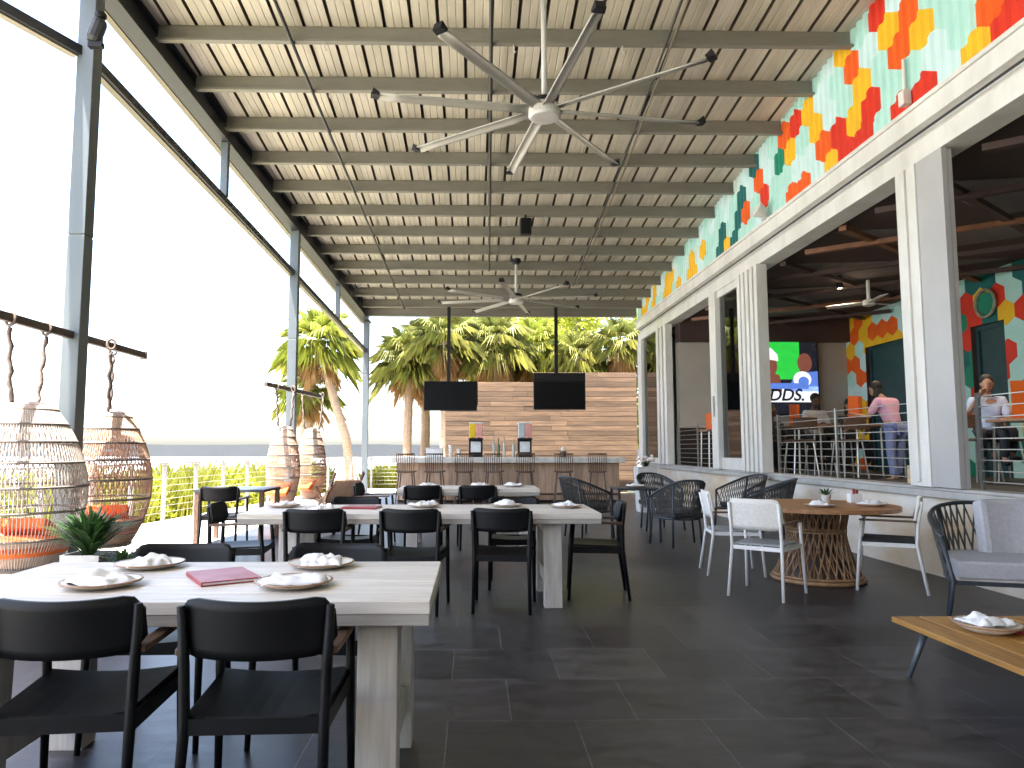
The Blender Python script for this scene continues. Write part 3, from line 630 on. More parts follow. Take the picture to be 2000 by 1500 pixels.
def make_black_chair():
    c = thing('black_armchair', '', 'chair', group='black armchairs around the long tables')
    b = MB(); b.shell(lambda u, v: ((u - .5) * (.42 + .05 * v), -.21 + .45 * v, .452 - .022 * math.sin(math.pi * u) * (1 - .3 * v) + .012 * v), 8, 8, .014); b.build('seat', M['black'], c, smooth=False)
    b = MB()
    b.bar((-.215, -.215, .425), (.215, -.215, .425), .022, .05); b.bar((-.235, .225, .43), (.235, .225, .43), .022, .05)
    for s in (-1, 1): b.bar((s * .215, -.205, .42), (s * .235, .215, .425), .022, .055)
    b.build('seat_frame', M['black'], c)
    def back(u, v):
        t = 2 * u - 1; hh = .094 * (1 - .55 * max(0, (abs(t) - .78) / .22) ** 2.2); zc = .734
        return (.247 * t, -.258 + .07 * t * t - (.02 * (v - .5)), zc + (v - .5) * 2 * hh - .012 * (1 - t * t) * (1 if v > .5 else 0) + .012 * (1 - t * t) * (0 if v > .5 else -.6))
    b = MB(); b.shell(back, 16, 6, .016); b.build('backrest', M['black'], c, smooth=True)
    for s in (-1, 1):
        b = MB(); b.tube([(s * .225, -.27, 0), (s * .218, -.215, .43), (s * .225, -.215, .62), (s * .235, -.232, .80)], [.013, .019, .018, .014], 8); b.build('rear_leg', M['black'], c, smooth=True)
        b = MB(); b.tube([(s * .248, .25, 0), (s * .242, .225, .43), (s * .245, .205, .645)], [.013, .018, .016], 8); b.build('front_leg', M['black'], c, smooth=True)
        b = MB(); b.shell(lambda u, v: (s * (.232 + .018 * math.sin(u * 2.2)) + (v - .5) * .048, -.215 + .465 * u, .652 + .012 * u), 8, 2, .022); b.build('arm', M['armwood'], c, bevel=.005)
    return c
bc = make_black_chair()
CH = [(-.70, 2.585, 2, 'black armchair in the foreground below the red menu, back to the viewer'), (-1.335, 2.60, 5, 'black armchair in the foreground at the left edge, back to the viewer'),
      (-1.44, 3.46, 181, 'black armchair across the nearest table on the left, facing the viewer'), (-.70, 3.46, 178, 'black armchair across the nearest table on the right, facing the viewer'),
      (-1.26, 5.98, 2, 'left black armchair of the three with backs to us at the middle table'), (-.48, 5.98, -1, 'middle black armchair of the three with backs to us at the middle table'), (.25, 6.02, -2, 'right black armchair of the three with backs to us at the middle table'),
      (1.10, 6.50, 84, 'black armchair at the right end of the middle table'), (-2.03, 6.42, -88, 'black armchair at the left end of the middle table'),
      (-1.17, 6.96, 180, 'black armchair across the middle table on the left, only its back showing'), (.40, 6.96, 182, 'black armchair across the middle table on the right, only its back showing'),
      (-.66, 9.56, 1, 'left black armchair with back to us at the far table'), (.05, 9.56, -2, 'right black armchair with back to us at the far table'),
      (-3.2, 9.35, 3, 'black armchair by the terrace edge at the small dark table'), (-1.35, 9.9, -92, 'black armchair at the left end of the far table')]
for i, (x, y, rz, lb) in enumerate(CH): place(bc, i == 0, lb, (x, y, 0), R(rz + (random.uniform(-5, 5) if i > 1 else 0)))

def make_small_table(name, label, loc, lx, ly, m_, ml, leg=.06, top=.04, group=None):
    t = thing(name, label, 'table', loc, 0, group)
    b = MB(); n = 5; pw = ly / n
    for k in range(n): b.box(-lx / 2, lx / 2, -ly / 2 + pw * k + .002, -ly / 2 + pw * (k + 1) - .002, .74 - top, .74)
    b.build('tabletop', M[m_], t, bevel=.003)
    for sx in (-1, 1):
        for sy in (-1, 1):
            b = MB(); xx, yy = sx * (lx / 2 - leg / 2 - .01), sy * (ly / 2 - leg / 2 - .01); b.box(xx - leg / 2, xx + leg / 2, yy - leg / 2, yy + leg / 2, 0, .74 - top); b.build('leg', M[ml], t, bevel=.004)
    return t
make_small_table('square_table', 'small dark square table by the terrace railing', (-3.3, 10.25, 0), .95, .85, 'darkframe', 'armwood')
make_small_table('cafe_table', 'small dark table between woven chairs, right of the bar', (2.32, 10.35, 0), .62, .62, 'darkframe', 'darkframe', .035, .03)

# white chairs -----------------------------------------------------
def make_white_chair(seatm):
    c = thing('white_armchair', '', 'chair', group='white armchairs at the round table')
    for s in (-1, 1):
        b = MB(); b.tube([(s * .235, -.29, 0), (s * .215, -.22, .44), (s * .215, -.235, .62), (s * .215, -.275, .82)], .0145, 8); b.build('rear_leg', M['wchair'], c, smooth=True)
        b = MB(); b.tube([(s * .265, .27, 0), (s * .25, .235, .44), (s * .25, .21, .63)], .0145, 8); b.build('front_leg', M['wchair'], c, smooth=True)
        b = MB(); b.shell(lambda u, v: (s * .232 + (v - .5) * .04, -.225 + .46 * u, .642), 4, 1, .018); b.build('arm', M['armwood'], c, bevel=.004)
    b = MB(); b.bar((-.215, -.215, .425), (.215, -.215, .425), .02, .035); b.bar((-.245, .23, .425), (.245, .23, .425), .02, .035)
    for s in (-1, 1): b.bar((s * .215, -.205, .425), (s * .245, .22, .425), .02, .035)
    b.build('seat_frame', M['wchair'], c)
    b = MB(); b.shell(lambda u, v: ((u - .5) * (.41 + .05 * v), -.205 + .42 * v, .455), 4, 4, .028 if seatm == 'darkcushion' else .014); b.build('seat', M[seatm], c, bevel=.005)
    def back(u, v):
        t = 2 * u - 1; hh = .135 * (1 - .5 * max(0, (abs(t) - .8) / .2) ** 2)
        return (.235 * t, -.262 + .035 * t * t - .04 * (v - .5), .72 + (v - .5) * 2 * hh)
    b = MB(); b.shell(back, 14, 6, .02); b.build('backrest', M['wback'], c, smooth=True)
    return c
wc = make_white_chair('seatgrey')
WC = [(2.62, 6.50, R(-40), 'white armchair nearest the viewer, back turned, at the round table'), (2.72, 7.62, R(-98), 'white armchair on the left of the round table, by the woven chairs')]
for i, (x, y, rz, lb) in enumerate(WC): place(wc, i == 0, lb, (x, y, 0), rz)
w3 = make_white_chair('darkcushion'); w3.location = (3.89, 6.74, 0); w3.rotation_euler = (0, 0, R(59)); w3['label'] = 'white armchair with a black seat pad, right of the round table'

# round table ------------------------------------------------------
rt = thing('round_table', 'round warm wood table on a flared rattan basket base', 'table', (3.42, 7.2, 0))
b = MB(); n = 9; Rr = .76; pw = 2 * Rr / n
for k in range(n):
    ya, yb = -Rr + pw * k + .002, -Rr + pw * (k + 1) - .002; pts = []
    for y in [ya + (yb - ya) * i / 6 for i in range(7)]: pts.append((math.sqrt(max(0, Rr * Rr - y * y)), y))
    ring_ = pts + [(-x, y) for x, y in reversed(pts)]
    m_ = len(ring_); b.add([(x, y, .70) for x, y in ring_] + [(x, y, .74) for x, y in ring_], [tuple(range(m_ - 1, -1, -1)), tuple(range(m_, 2 * m_))] + [(i, (i + 1) % m_, m_ + (i + 1) % m_, m_ + i) for i in range(m_)])
b.xf(Matrix.Rotation(R(-25), 4, 'Z')); b.build('tabletop', M['redwood'], rt, bevel=.003)
rad = lambda z: .265 + .16 * max(0, (.5 - z) / .5) ** 1.7 + .04 * max(0, (z - .5) / .2)
b = MB()
for sg in (-1, 1):
    for k in range(30):
        a0 = 2 * math.pi * k / 30 + .02 * sg; b.tube([((rad(z) + .004 * sg) * math.cos(a0 + sg * .9 * z), (rad(z) + .004 * sg) * math.sin(a0 + sg * .9 * z), z) for z in [.03 + .66 * i / 8 for i in range(9)]], .0075, 5)
for k in range(36):
    a0 = 2 * math.pi * k / 36; b.tube([((rad(z) - .012) * math.cos(a0), (rad(z) - .012) * math.sin(a0), z) for z in [.03 + .66 * i / 6 for i in range(7)]], .006, 5)
b.build('woven_base', M['rattan'], rt)
b = MB()
for z, r_ in ((.022, .022), (.055, .014), (.48, .010), (.51, .010), (.68, .014)): b.tube([((rad(z) + .008) * math.cos(a), (rad(z) + .008) * math.sin(a), z) for a in [2 * math.pi * i / 40 for i in range(40)]], r_, 6, closed=True)
b.build('base_rings', M['rattan'], rt, smooth=True)
MB().lathe([(.34, .05), (.2, .3), (.2, .69)], 20).build('inner_core', M['beamwood'], rt)

# woven barrel chairs ----------------------------------------------
def make_barrel(wd, dp, seat_z, arm_z, back_z, cushm, name, group, back_cush=False, thick=.07, cords=84):
    c = thing(name, '', 'chair', group=group)
    hw_, hd = wd / 2, dp / 2
    def path(t, k=1.0, lift=0):      # t 0..1 from the left arm front round the back to the right arm front
        a = math.pi * (1.0 - t); e = 2.6
        ca, sa = math.cos(a), math.sin(a)
        x = hw_ * k * math.copysign(abs(ca) ** (2 / e), ca); y = hd * .55 - dp * k * abs(sa) ** (2 / e)
        return x, y
    top = []
    for i in range(41):
        t = i / 40; x, y = path(t, 1.0); z = arm_z + (back_z - arm_z) * math.sin(math.pi * t) ** .8; top.append((x * 1.06, y - .05 * math.sin(math.pi * t), z))
    bot = [(path(i / 40, .92)[0], path(i / 40, .92)[1] + .03, seat_z - .05) for i in range(41)]
    b = MB(); b.tube(top, .016, 7); b.build('back_rail', M['darkframe'], c, smooth=True)
    b = MB(); b.tube(bot, .014, 6); b.bar((bot[0][0], bot[0][1], seat_z - .05), (bot[-1][0], bot[-1][1], seat_z - .05), .028, .028); b.build('seat_frame', M['darkframe'], c, smooth=False)
    b = MB()
    for i in range(cords):
        t = (i + .5) / cords
        def smp(P, tt):
            f_ = min(max(tt, 0), 1) * 40; k = min(39, int(f_)); return Vector(P[k]).lerp(Vector(P[k + 1]), f_ - k)
        sk = .028 if i % 2 else -.028
        b.tube([smp(bot, t - sk), smp(top, t + sk)], 0.0070, 4, cap=False)
    b.build('woven_cords', M['cord'], c)
    for s, P in ((-1, 0), (1, 40)):
        b = MB(); b.tube([(top[P][0] * 1.02, top[P][1] + .04, 0), (bot[P][0] * 1.04, bot[P][1], seat_z - .05), top[P]], .015, 7); b.build('front_leg', M['darkframe'], c, smooth=True)
    for P in (12, 28):
        b = MB(); b.tube([(bot[P][0] * 1.1, bot[P][1] * 1.12, 0), bot[P], top[P]], .015, 7); b.build('rear_leg', M['darkframe'], c, smooth=True)
    def cush(u, v):
        x = (u - .5) * wd * .86; y = hd * .50 - dp * .88 * v
        ed = (1 - max(0, abs(2 * u - 1) - .8) / .2 * .25) * (1 - max(0, abs(2 * v - 1) - .8) / .2 * .2)
        return (x * (1 - .18 * v * v), y, seat_z - .035 + thick / 2 + .018 * math.sin(math.pi * u) * math.sin(math.pi * v) * ed)
    b = MB(); b.shell(cush, 10, 10, thick); b.build('seat_cushion', M[cushm], c, smooth=False, bevel=.018)
    if back_cush:
        b = MB(); b.shell(lambda u, v: ((u - .5) * wd * .52 - .13, -hd * .66 - .09 * v - .05 * math.sin(math.pi * u), seat_z + .06 + v * (back_z - seat_z - .02)), 10, 6, .13); b.build('back_cushion', M[cushm], c, bevel=.04)
    return c
dc = make_barrel(.60, .58, .42, .64, .88, 'darkcushion', 'woven_armchair', 'dark woven armchairs along the window wall')
DC = [(2.76, 9.75, 8, 'dark woven barrel chair with its round back to us, left of the white chairs'), (1.72, 10.75, -60, 'dark woven chair at the small table, right of the bar'),
      (4.12, 11.2, 110, 'dark woven chair under the folded white window panels'), (3.95, 9.9, 70, 'dark woven chair behind the round table near the sill'), (3.0, 11.6, 190, 'dark woven chair beyond the barrel chair, facing us')]
for i, (x, y, rz, lb) in enumerate(DC): place(dc, i == 0, lb, (x, y, 0), R(rz))
lc = make_barrel(.96, .78, .40, .66, .86, 'cushion', 'lounge_armchair', 'lounge chairs', True, .13, 60)
del lc['group']; lc['label'] = 'large woven lounge armchair with grey cushions at the right edge'; lc.location = (3.92, 5.22, 0); lc.rotation_euler = (0, 0, R(162))
ct = thing('coffee_table', 'low teak coffee table in the right foreground with metal legs', 'coffee table', (0, 0, 0))
b = MB(); n = 8; x0, x1, ya, yb = 2.44, 3.75, 2.35, 4.25; pw = (x1 - x0) / n
for k in range(n): b.box(x0 + pw * k + .002, x0 + pw * (k + 1) - .002, ya, yb, .29, .32)
b.build('tabletop', M['teak'], ct, bevel=.004)
b = MB(); b.box(x0 + .10, x0 + .14, ya + .1, yb - .1, .25, .289); b.box(x1 - .14, x1 - .10, ya + .1, yb - .1, .25, .289); b.build('frame', M['darkframe'], ct)
for sx, sy in ((x0, yb), (x1, yb), (x0, ya), (x1, ya)):
    ox = .12 if sx == x0 else -.12; oy = -.12 if sy == yb else .12
    b = MB(); b.tube([(sx + ox, sy + oy, .25), (sx + ox * .4, sy + oy * .6, 0)], [.018, .012], 8); b.build('leg', M['post_steel'], ct, smooth=True)

# tableware --------------------------------------------------------
def napkin_mesh(seed):
    rng_ = random.Random(seed); b = MB(); off = rng_.uniform(0, 50)
    def fn(u, v):
        x, y = (u - .5) * .23, (v - .5) * .17; n_ = mnoise.noise((u * 3.2 + off, v * 3.2, off)); n2 = mnoise.noise((u * 7 + off, v * 6, 3.3))
        e = 1 - max(abs(2 * u - 1), abs(2 * v - 1)) ** 4
        return (x * (1 + .25 * n2), y * (1 + .3 * n_), .028 + (.020 + .028 * n_ + .012 * n2) * e + .01 * n2)
    b.shell(fn, 18, 14, .005); return b
pl_m = None
def make_plate():
    p = thing('plate', '', 'plate', group='plates laid on the tables')
    MB().lathe([(.075, 0), (.10, .006), (.142, .020), (.145, .024), (.138, .025), (.10, .013), (.0, .011)], 32, close=False).build('plate_dish', M['ceramic'], p, smooth=True)
    MB().lathe([(.142, .019), (.1475, .0225), (.1475, .0255), (.142, .027), (.138, .026)], 32, close=False).build('plate_rim', M['clay'], p, smooth=True)
    return p
pl = make_plate()
PL = [(-1.43, 2.84, .77, 'on the nearest table, front left'), (-.69, 2.83, .77, 'on the nearest table, front right'), (-1.44, 3.28, .77, 'on the nearest table, back left'), (-.68, 3.28, .77, 'on the nearest table, back right'),
      (-1.26, 6.10, .77, 'on the middle table before the left chair'), (-.44, 6.52, .77, 'on the middle table beyond the middle chair'), (.30, 6.55, .77, 'on the middle table beyond the right chair'), (.82, 6.45, .77, 'at the right end of the middle table'), (-1.7, 6.55, .77, 'at the left end of the middle table'),
      (-.62, 9.95, .77, 'on the far table, left'), (.1, 9.95, .77, 'on the far table, centre'), (.55, 9.9, .77, 'on the far table, right end'),
      (2.76, 3.90, .32, 'on the low teak coffee table'), (2.32, 10.3, .74, 'on the small dark table right of the bar'), (3.85, 6.95, .74, 'on the round table, right side'), (3.3, 6.85, .74, 'on the round table, front')]
for i, (x, y, z, lb) in enumerate(PL):
    o = place(pl, i == 0, 'tan-rimmed plate under a napkin ' + lb, (x, y, z), 0, None if z != .32 else (1.12, 1.12, 1.9))
    nk = napkin_mesh(i).build('napkin', M['linen'], smooth=True, loc=(x, y, z - .008 if z != .32 else z + .02)); nk.rotation_euler = (0, 0, random.uniform(0, 6)); tag(nk, 'crumpled white napkin ' + lb, 'napkin', 'white napkins on the plates')
def menu_card(x, y, z, rz, lb):
    t = thing('menu', lb, 'menu', (x, y, z), R(rz), 'red menus on the tables')
    MB().box(-.115, .115, -.15, .15, 0, .005).box(-.115, .115, -.15, .15, .013, .018).box(-.115, -.110, -.15, .15, .005, .013).build('cover', M['red'], t, bevel=.002)
    MB().box(-.108, .112, -.146, .146, .0055, .0125).build('pages', M['linen'], t)
menu_card(-1.02, 3.0, .77, 32, 'closed red menu lying in the middle of the nearest table')
menu_card(-.98, 6.42, .77, 80, 'closed red menu on the left part of the middle table')
menu_card(2.99, 3.83, .32, 15, 'red menu beside the plate on the teak coffee table')
o = thing('succulent_pot', 'small potted green plant on the round table', 'potted plant', (3.66, 7.45, .74))
MB().lathe([(.035, 0), (.05, .075), (.044, .075), (.04, .06)], 14).build('pot', M['pot'], o)
b = MB()
for k in range(16):
    a = k * 2.4; t = .25 + .5 * (k / 16); b.add([(0, 0, .07), (.05 * math.cos(a) - .012 * math.sin(a), .05 * math.sin(a) + .012 * math.cos(a), .07 + .07 * t), (.08 * math.cos(a), .08 * math.sin(a), .075 + .11 * t), (.05 * math.cos(a) + .012 * math.sin(a), .05 * math.sin(a) - .012 * math.cos(a), .07 + .07 * t)], [(0, 1, 2, 3)])
b.build('leaves', M['plantleaf'], o)
o = thing('condiment_caddy', 'white condiment caddy beside the small plant on the round table', 'caddy', (3.92, 7.38, .74))
MB().box(-.06, .06, -.04, .04, 0, .09).build('caddy_box', M['label'], o, bevel=.006); MB().box(-.02, .0, -.02, .0, .091, .14).box(.015, .035, -.015, .005, .091, .13).build('packets', M['red'], o)

# hanging egg chairs -----------------------------------------------
def make_egg(rx, wick, solid):
    e = thing('egg_chair', '', 'hanging chair', group='hanging egg chairs by the terrace edge')
    H_ = 1.38; zb = .25
    def rr(t): return rx * (math.sin(math.pi * (.12 + .76 * t)) ** .62) * (1 - .12 * max(0, t - .45))
    pt = lambda a, t: (rr(t) * math.cos(a), rr(t) * 1.0 * math.sin(a), zb + H_ * t)
    b = MB(); ns = 110
    for k in range(ns):
        a = 2 * math.pi * k / ns
        if abs((a - math.pi + math.pi) % (2 * math.pi) - math.pi) < .55: t0, t1 = 0, .36
        else: t0, t1 = 0, 1
        b.tube([pt(a, t0 + (t1 - t0) * i / 12) for i in range(13)], 0.0040, 4, cap=False)
    b.build('wicker_strands', M[wick], e)
    b = MB()
    for sg in (-1, 1):
        for k in range(52):
            a0 = 2 * math.pi * k / 52
            b.tube([(lambda q: (q[0] * .975, q[1] * .975, q[2]))(pt(a0 + sg * 1.1 * t, t)) for t in [.42 + .58 * i / 8 for i in range(9)]], .0045, 4, cap=False)
    b.build('inner_weave', M[wick], e)
    for t in (.02, .2, .37, .52, .67, .80, .91):
        b = MB(); seg = [pt(a, t) for a in [2 * math.pi * i / 40 for i in range(40)]]
        b.tube(seg, .012 if t > .05 else .02, 5, closed=True); b.build('hoop', M['ring'], e, smooth=True)
    b = MB(); rows = 5
    for i in range(rows):
        t0 = .90 + .10 * i / rows; t1 = .90 + .10 * (i + 1) / rows; n = 40
        b.add([pt(2 * math.pi * k / n, t0) for k in range(n)] + [pt(2 * math.pi * k / n, t1) for k in range(n)], [(k, (k + 1) % n, n + (k + 1) % n, n + k) for k in range(n)])
    b.lathe([(rr(1) + .006, -.03), (rr(1) + .006, .01), (rr(1) * .85, .05), (rr(1) * .5, .075), (.02, .085)], 30, (0, 0, zb + H_)); b.build('crown_cap', M['wickercap'], e)
    b = MB(); r0 = [(rr(t) - .02, zb + H_ * t) for t in (.0, .06, .12, .2)]; b.lathe([(.05, zb + .0)] + r0, 36, close=False); b.build('basket_bottom', M[solid], e, smooth=True)
    b = MB(); rm = rr(.2) - .045; b.lathe([(rm * .8, 0), (rm, .03), (rm, .10), (rm * .93, .14), (rm * .4, .16)], 30, (0, 0, zb + .12)); b.build('seat_cushion', M['orange'], e, smooth=True)
    b = MB(); b.shell(lambda u, v: ((u - .5) * .46, -.13 - rx * .28 * (1 - v) + .12 * v - .05 * math.sin(math.pi * u), zb + .22 + .17 * math.sin(v * 1.45)), 8, 8, .10); b.xf(Matrix.Rotation(R(180), 4, 'Z')); b.build('pillow', M['orange'], e, bevel=.04)
    top = zb + H_ + .06
    for s in (-1, 1):
        b = MB(); P = [(.012 * math.sin(i * 1.7 + s), s * .26 * (1 - .25 * (1 - i / 12)) if i else s * .16, top + (2.33 - top) * i / 12) for i in range(13)]
        b.tube(P, [.017 + .006 * (i % 2) for i in range(13)], 6)
        b.tube([(.04 * math.cos(a), s * .26 + .008 * math.sin(a), 2.40 + .055 * math.sin(a)) for a in [2 * math.pi * i / 14 for i in range(14)]], .015, 6, closed=True)
        b.build('rope', M['rope'], e, smooth=True)
    return e
e1 = make_egg(.53, 'wicker', 'wickertan'); e1.location = (-3.97, 6.40, 0); e1['label'] = 'whitewashed egg chair at the left edge, orange cushion inside'
e2 = make_egg(.46, 'wickertan', 'wickertan'); e2.location = (-3.97, 7.88, 0); e2.rotation_euler = (0, 0, R(25)); e2['label'] = 'tan egg chair hanging just right of the nearest post, above the potted plant'
e3 = make_egg(.30, 'wickertan', 'wickertan'); e3.location = (-3.46, 13.2, 0); e3.rotation_euler = (0, 0, R(160)); e3['label'] = 'far egg chair hanging just left of the second post'
e4 = copy_tree(e3); e4.location = (-3.32, 14.85, 0); e4.rotation_euler = (0, 0, R(140)); e4['label'] = 'far egg chair hanging just right of the second post'
for (xa, ya, xb, yb, lb) in ((-3.97, 4.6, -3.97, 8.62, 'brown timber beam carrying the two near egg chairs through the post'), (-3.62, 12.5, -3.30, 15.6, 'brown timber beam carrying the two far egg chairs')):
    b = MB(); b.bar((xa, ya, 2.41), (xb, yb, 2.41), .06, .075); t = thing('hanging_beam', lb, 'beam', (xa, ya, 2.41), 0, 'beams carrying the egg chairs'); b.xf(Matrix.Translation((-xa, -ya, -2.41)))
    b.build('timber', M['beamwood'], t, bevel=.005); MB().bar((xb - xa, yb - ya, .0), (xb - xa, yb - ya + .03, .0), .075, .09).build('end_cap', M['rope'], t)
# sling lounge chair by the fence
o = thing('sling_lounger', 'low wooden lounger with a tan sling near the far egg chairs', 'lounge chair', (-2.75, 14.6, 0), R(215))
b = MB(); b.shell(lambda u, v: ((u - .5) * .56, -.55 + 1.1 * v, .30 + .55 * max(0, v - .45) ** 1.1 * 1.3 - .10 * math.sin(math.pi * min(1, v * 1.3))), 4, 12, .03); b.build('sling', M['wickertan'], o)
for s in (-1, 1):
    b = MB(); b.bar((s * .30, -.55, .30), (s * .30, .2, .22), .035, .06); b.bar((s * .30, .1, .24), (s * .30, .6, .82), .035, .06); b.bar((s * .30, -.45, .0), (s * .30, .45, .56), .035, .05); b.bar((s * .30, .35, .0), (s * .30, -.3, .5), .035, .05); b.build('side_frame', M['armwood'], o)

# planters ---------------------------------------------------------
def leafplant(o, n, r, h, m_, seed, z0):
    rng_ = random.Random(seed); b = MB()
    for k in range(n):
        a = rng_.uniform(0, 6.283); L = rng_.uniform(.6, 1) ; rr_ = r * L * rng_.uniform(.3, 1); hh = h * rng_.uniform(.45, 1) * (1.1 - .45 * rr_ / r); wd = rng_.uniform(.007, .017)
        P = [Vector((rr_ * t * math.cos(a), rr_ * t * math.sin(a), z0 + hh * (1.8 * t - .9 * t * t))) for t in (0, .3, .6, .85, 1)]
        s = Vector((-math.sin(a), math.cos(a), 0)); ws = [.2, .8, 1, .6, .05]
        vs = []
        for p, q in zip(P, ws): vs += [p - s * wd * q, p + s * wd * q]
        b.add(vs, [(2 * i, 2 * i + 1, 2 * i + 3, 2 * i + 2) for i in range(4)])
    return b.build('foliage', m_, o)
def planter(name, loc, w_, h, potm, label, n, r, ph, seed, leafm='plantleaf'):
    o = thing(name, label, 'planter', loc)
    b = MB(); k = w_ / 2; b.lathe([(k * 1.15, 0), (k * 1.41, h), (k * 1.25, h), (k * 1.2, h - .03)], 4, close=False); b.lathe([(k * 1.15, .002), (.001, .001)], 4, close=False); b.xf(Matrix.Rotation(R(45), 4, 'Z')); b.build('planter_box', M[potm], o)
    MB().lathe([(k * 1.18, h - .04), (k * 1.1, h - .03)], 4).xf(Matrix.Rotation(R(45), 4, 'Z')).build('soil', M['soil'], o)
    leafplant(o, n, r, ph, M[leafm], seed, h - .04); return o
planter('potted_plant', (-3.05, 5.85, 0), .30, .47, 'pot', 'bushy green plant in a pale square pot below the near egg chairs', 330, .48, .46, 1)
planter('potted_plant', (-2.72, 5.75, 0), .28, .40, 'darkpot', 'low plant in a dark square pot beside the pale pot', 110, .28, .18, 2)
o = planter('tall_planter', (3.55, 14.8, 0), .42, .92, 'pot', 'tall pale planter with pale blooms beside the far window frame', 50, .22, .22, 3)
b = MB(); rng = random.Random(12)
for k in range(26):
    a = rng.uniform(0, 6.28); r_ = rng.uniform(0, .2); b.ball((r_ * math.cos(a), r_ * math.sin(a), .98 + rng.uniform(0, .16)), .035, .035, .03, 7, 5)
b.build('blooms', M['bloom'], o, smooth=True)

# terrace railing --------------------------------------------------
fc = thing('terrace_railing', 'pale post and cable railing along the terrace edge by the sea', 'fence')
FQ = [(-6.35, 5), (-6.1, 9), (-5.85, 11.2), (-5.6, 13.2), (-5.3, 15.4), (-5.0, 17.7), (-4.7, 20), (-3.3, 23.4), (-1.9, 23.4), (-.9, 22.2)]; FP = [FQ[0]]
for p, q in zip(FQ, FQ[1:]):
    n = max(1, round((Vector(q) - Vector(p)).length / 1.1)); FP += [(p[0] + (q[0] - p[0]) * i / n, p[1] + (q[1] - p[1]) * i / n) for i in range(1, n + 1)]
for i, (x, y) in enumerate(FP):
    b = MB(); b.box(x - .032, x + .032, y - .025, y + .025, -.01, 1.0); b.build('railing_post', M['fence'], fc)
    if i:
        p = FP[i - 1]; b = MB(); b.bar((*p, 1.02), (x, y, 1.02), .07, .03); b.build('top_rail', M['fence'], fc)
        b = MB()
        for k in range(7): z = .14 + .12 * k; b.tube([(*p, z), (x, y, z)], .004, 4, cap=False)
        b.build('cables', M['fence'], fc)

# small fittings ---------------------------------------------------
o = thing('floodlight', 'black floodlight with bracket on top of the near post', 'floodlight', (-3.84, 7.0, 5.5))
MB().lathe([(.05, -.10), (.075, -.06), (.075, .10), (.06, .14)], 12).xf(Matrix.Rotation(R(18), 4, 'Y')).build('lamp_can', M['dark_steel'], o); MB().ball((.04, 0, .18), .06, .06, .05).build('lamp_cap', M['plastic'], o); MB().box(-.06, .08, -.03, .03, -.16, -.11).build('bracket', M['plastic'], o)
o = thing('loudspeaker', 'black box loudspeaker fixed to a purlin beside the far fan', 'loudspeaker', (1.0, 13.5, 5.55))
MB().bar((0, -.14, -.02), (0, .12, .02), .22, .32).build('cabinet', M['plastic'], o, bevel=.02); MB().bar((0, -.155, -.022), (0, -.142, -.02), .18, .28).build('grille', M['screen'], o); MB().box(-.02, .02, -.02, .02, .16, .24).build('bracket', M['plastic'], o)
o = thing('wall_floodlight', 'white floodlight on an arm above the window header', 'floodlight', (4.62, 11.0, 4.99))
MB().lathe([(.07, 0), (.12, .14), (.13, .15), (.12, .17)], 16).xf(Matrix.Rotation(R(-60), 4, 'Y')).build('lamp_head', M['white'], o); MB().tube([(.0, 0, 0), (.04, .0, -.06), (.05, .0, -.08)], .02, 8).build('arm', M['white'], o); MB().box(-.05, .07, -.06, .06, -.085, -.065).build('base', M['white'], o)
o = thing('downlight_box', 'small white junction box with drop pipe on the painted wall', 'junction box', (4.66, 7.36, 5.0))
MB().box(-.05, .04, -.05, .05, -.02, .14).build('box', M['white'], o, bevel=.006); MB().tube([(0, 0, .14), (0, 0, .5)], .018, 8).build('pipe', M['white'], o)

# ================================================================== INTERIOR THINGS
FZ = .80
tvw = thing('wall_screen', 'big lit screen inside showing a football game with the word ODDS', 'screen', (0, 17.14, 0))
x0, x1, z0, z1 = 6.15, 8.33, 2.12, 3.86
MB().box(x0 - .03, x1 + .03, -.02, .05, z0 - .03, z1 + .03).build('housing', M['plastic'], tvw)
def flat(poly, y, m_, nm_): b = MB(); b.add([(x, y, z) for x, z in poly], [tuple(range(len(poly)))]); return b.build(nm_, M[m_], tvw)
flat([(x0, z0), (x1, z0), (x1, z1), (x0, z1)], -.022, 'sdark', 'screen')
b = MB(); b.add([(6.9, -.024, 2.95), (7.9, -.024, 2.95), (7.9, -.024, 3.86), (6.9, -.024, 3.86)], [(0, 1, 2, 3)]); b.build('grass_picture', M['sgreen'], tvw)
def blob(cx, cz, rx, rz, n=16): return [(cx + rx * math.cos(2 * math.pi * i / n), cz + rz * math.sin(2 * math.pi * i / n)) for i in range(n)]
pic = thing  # players drawn as plain flat shapes on the screen
flat(blob(7.18, 3.28, .17, .26), -.026, 'sskin', 'player_picture'); flat([(6.95, 2.66), (7.45, 2.66), (7.4, 3.05), (7.22, 3.12), (7.0, 3.1)], -.0275, 'sskin', 'player_picture'); flat([(7.0, 3.45), (7.38, 3.4), (7.36, 3.56), (7.2, 3.72), (7.02, 3.7)], -.0285, 'swhite', 'cap_picture')
flat(blob(8.02, 3.35, .18, .24), -.026, 'sskin', 'player_picture'); flat([(7.6, 2.66), (8.33, 2.66), (8.33, 3.15), (8.0, 3.12), (7.75, 3.05)], -.0265, 'sblue', 'player_picture'); flat(blob(7.95, 2.95, .22, .2), -.0275, 'swhite', 'helmet_picture'); flat(blob(7.98, 2.9, .13, .12), -.0285, 'sblue', 'helmet_picture')
flat([(6.2, 2.4), (8.33, 2.4), (8.33, 2.78), (6.2, 2.78)], -.0265, 'swhite', 'banner_picture'); flat([(6.2, 2.72), (8.1, 2.72), (8.1, 2.86), (6.2, 2.86)], -.0295, 'sblue', 'banner_picture')
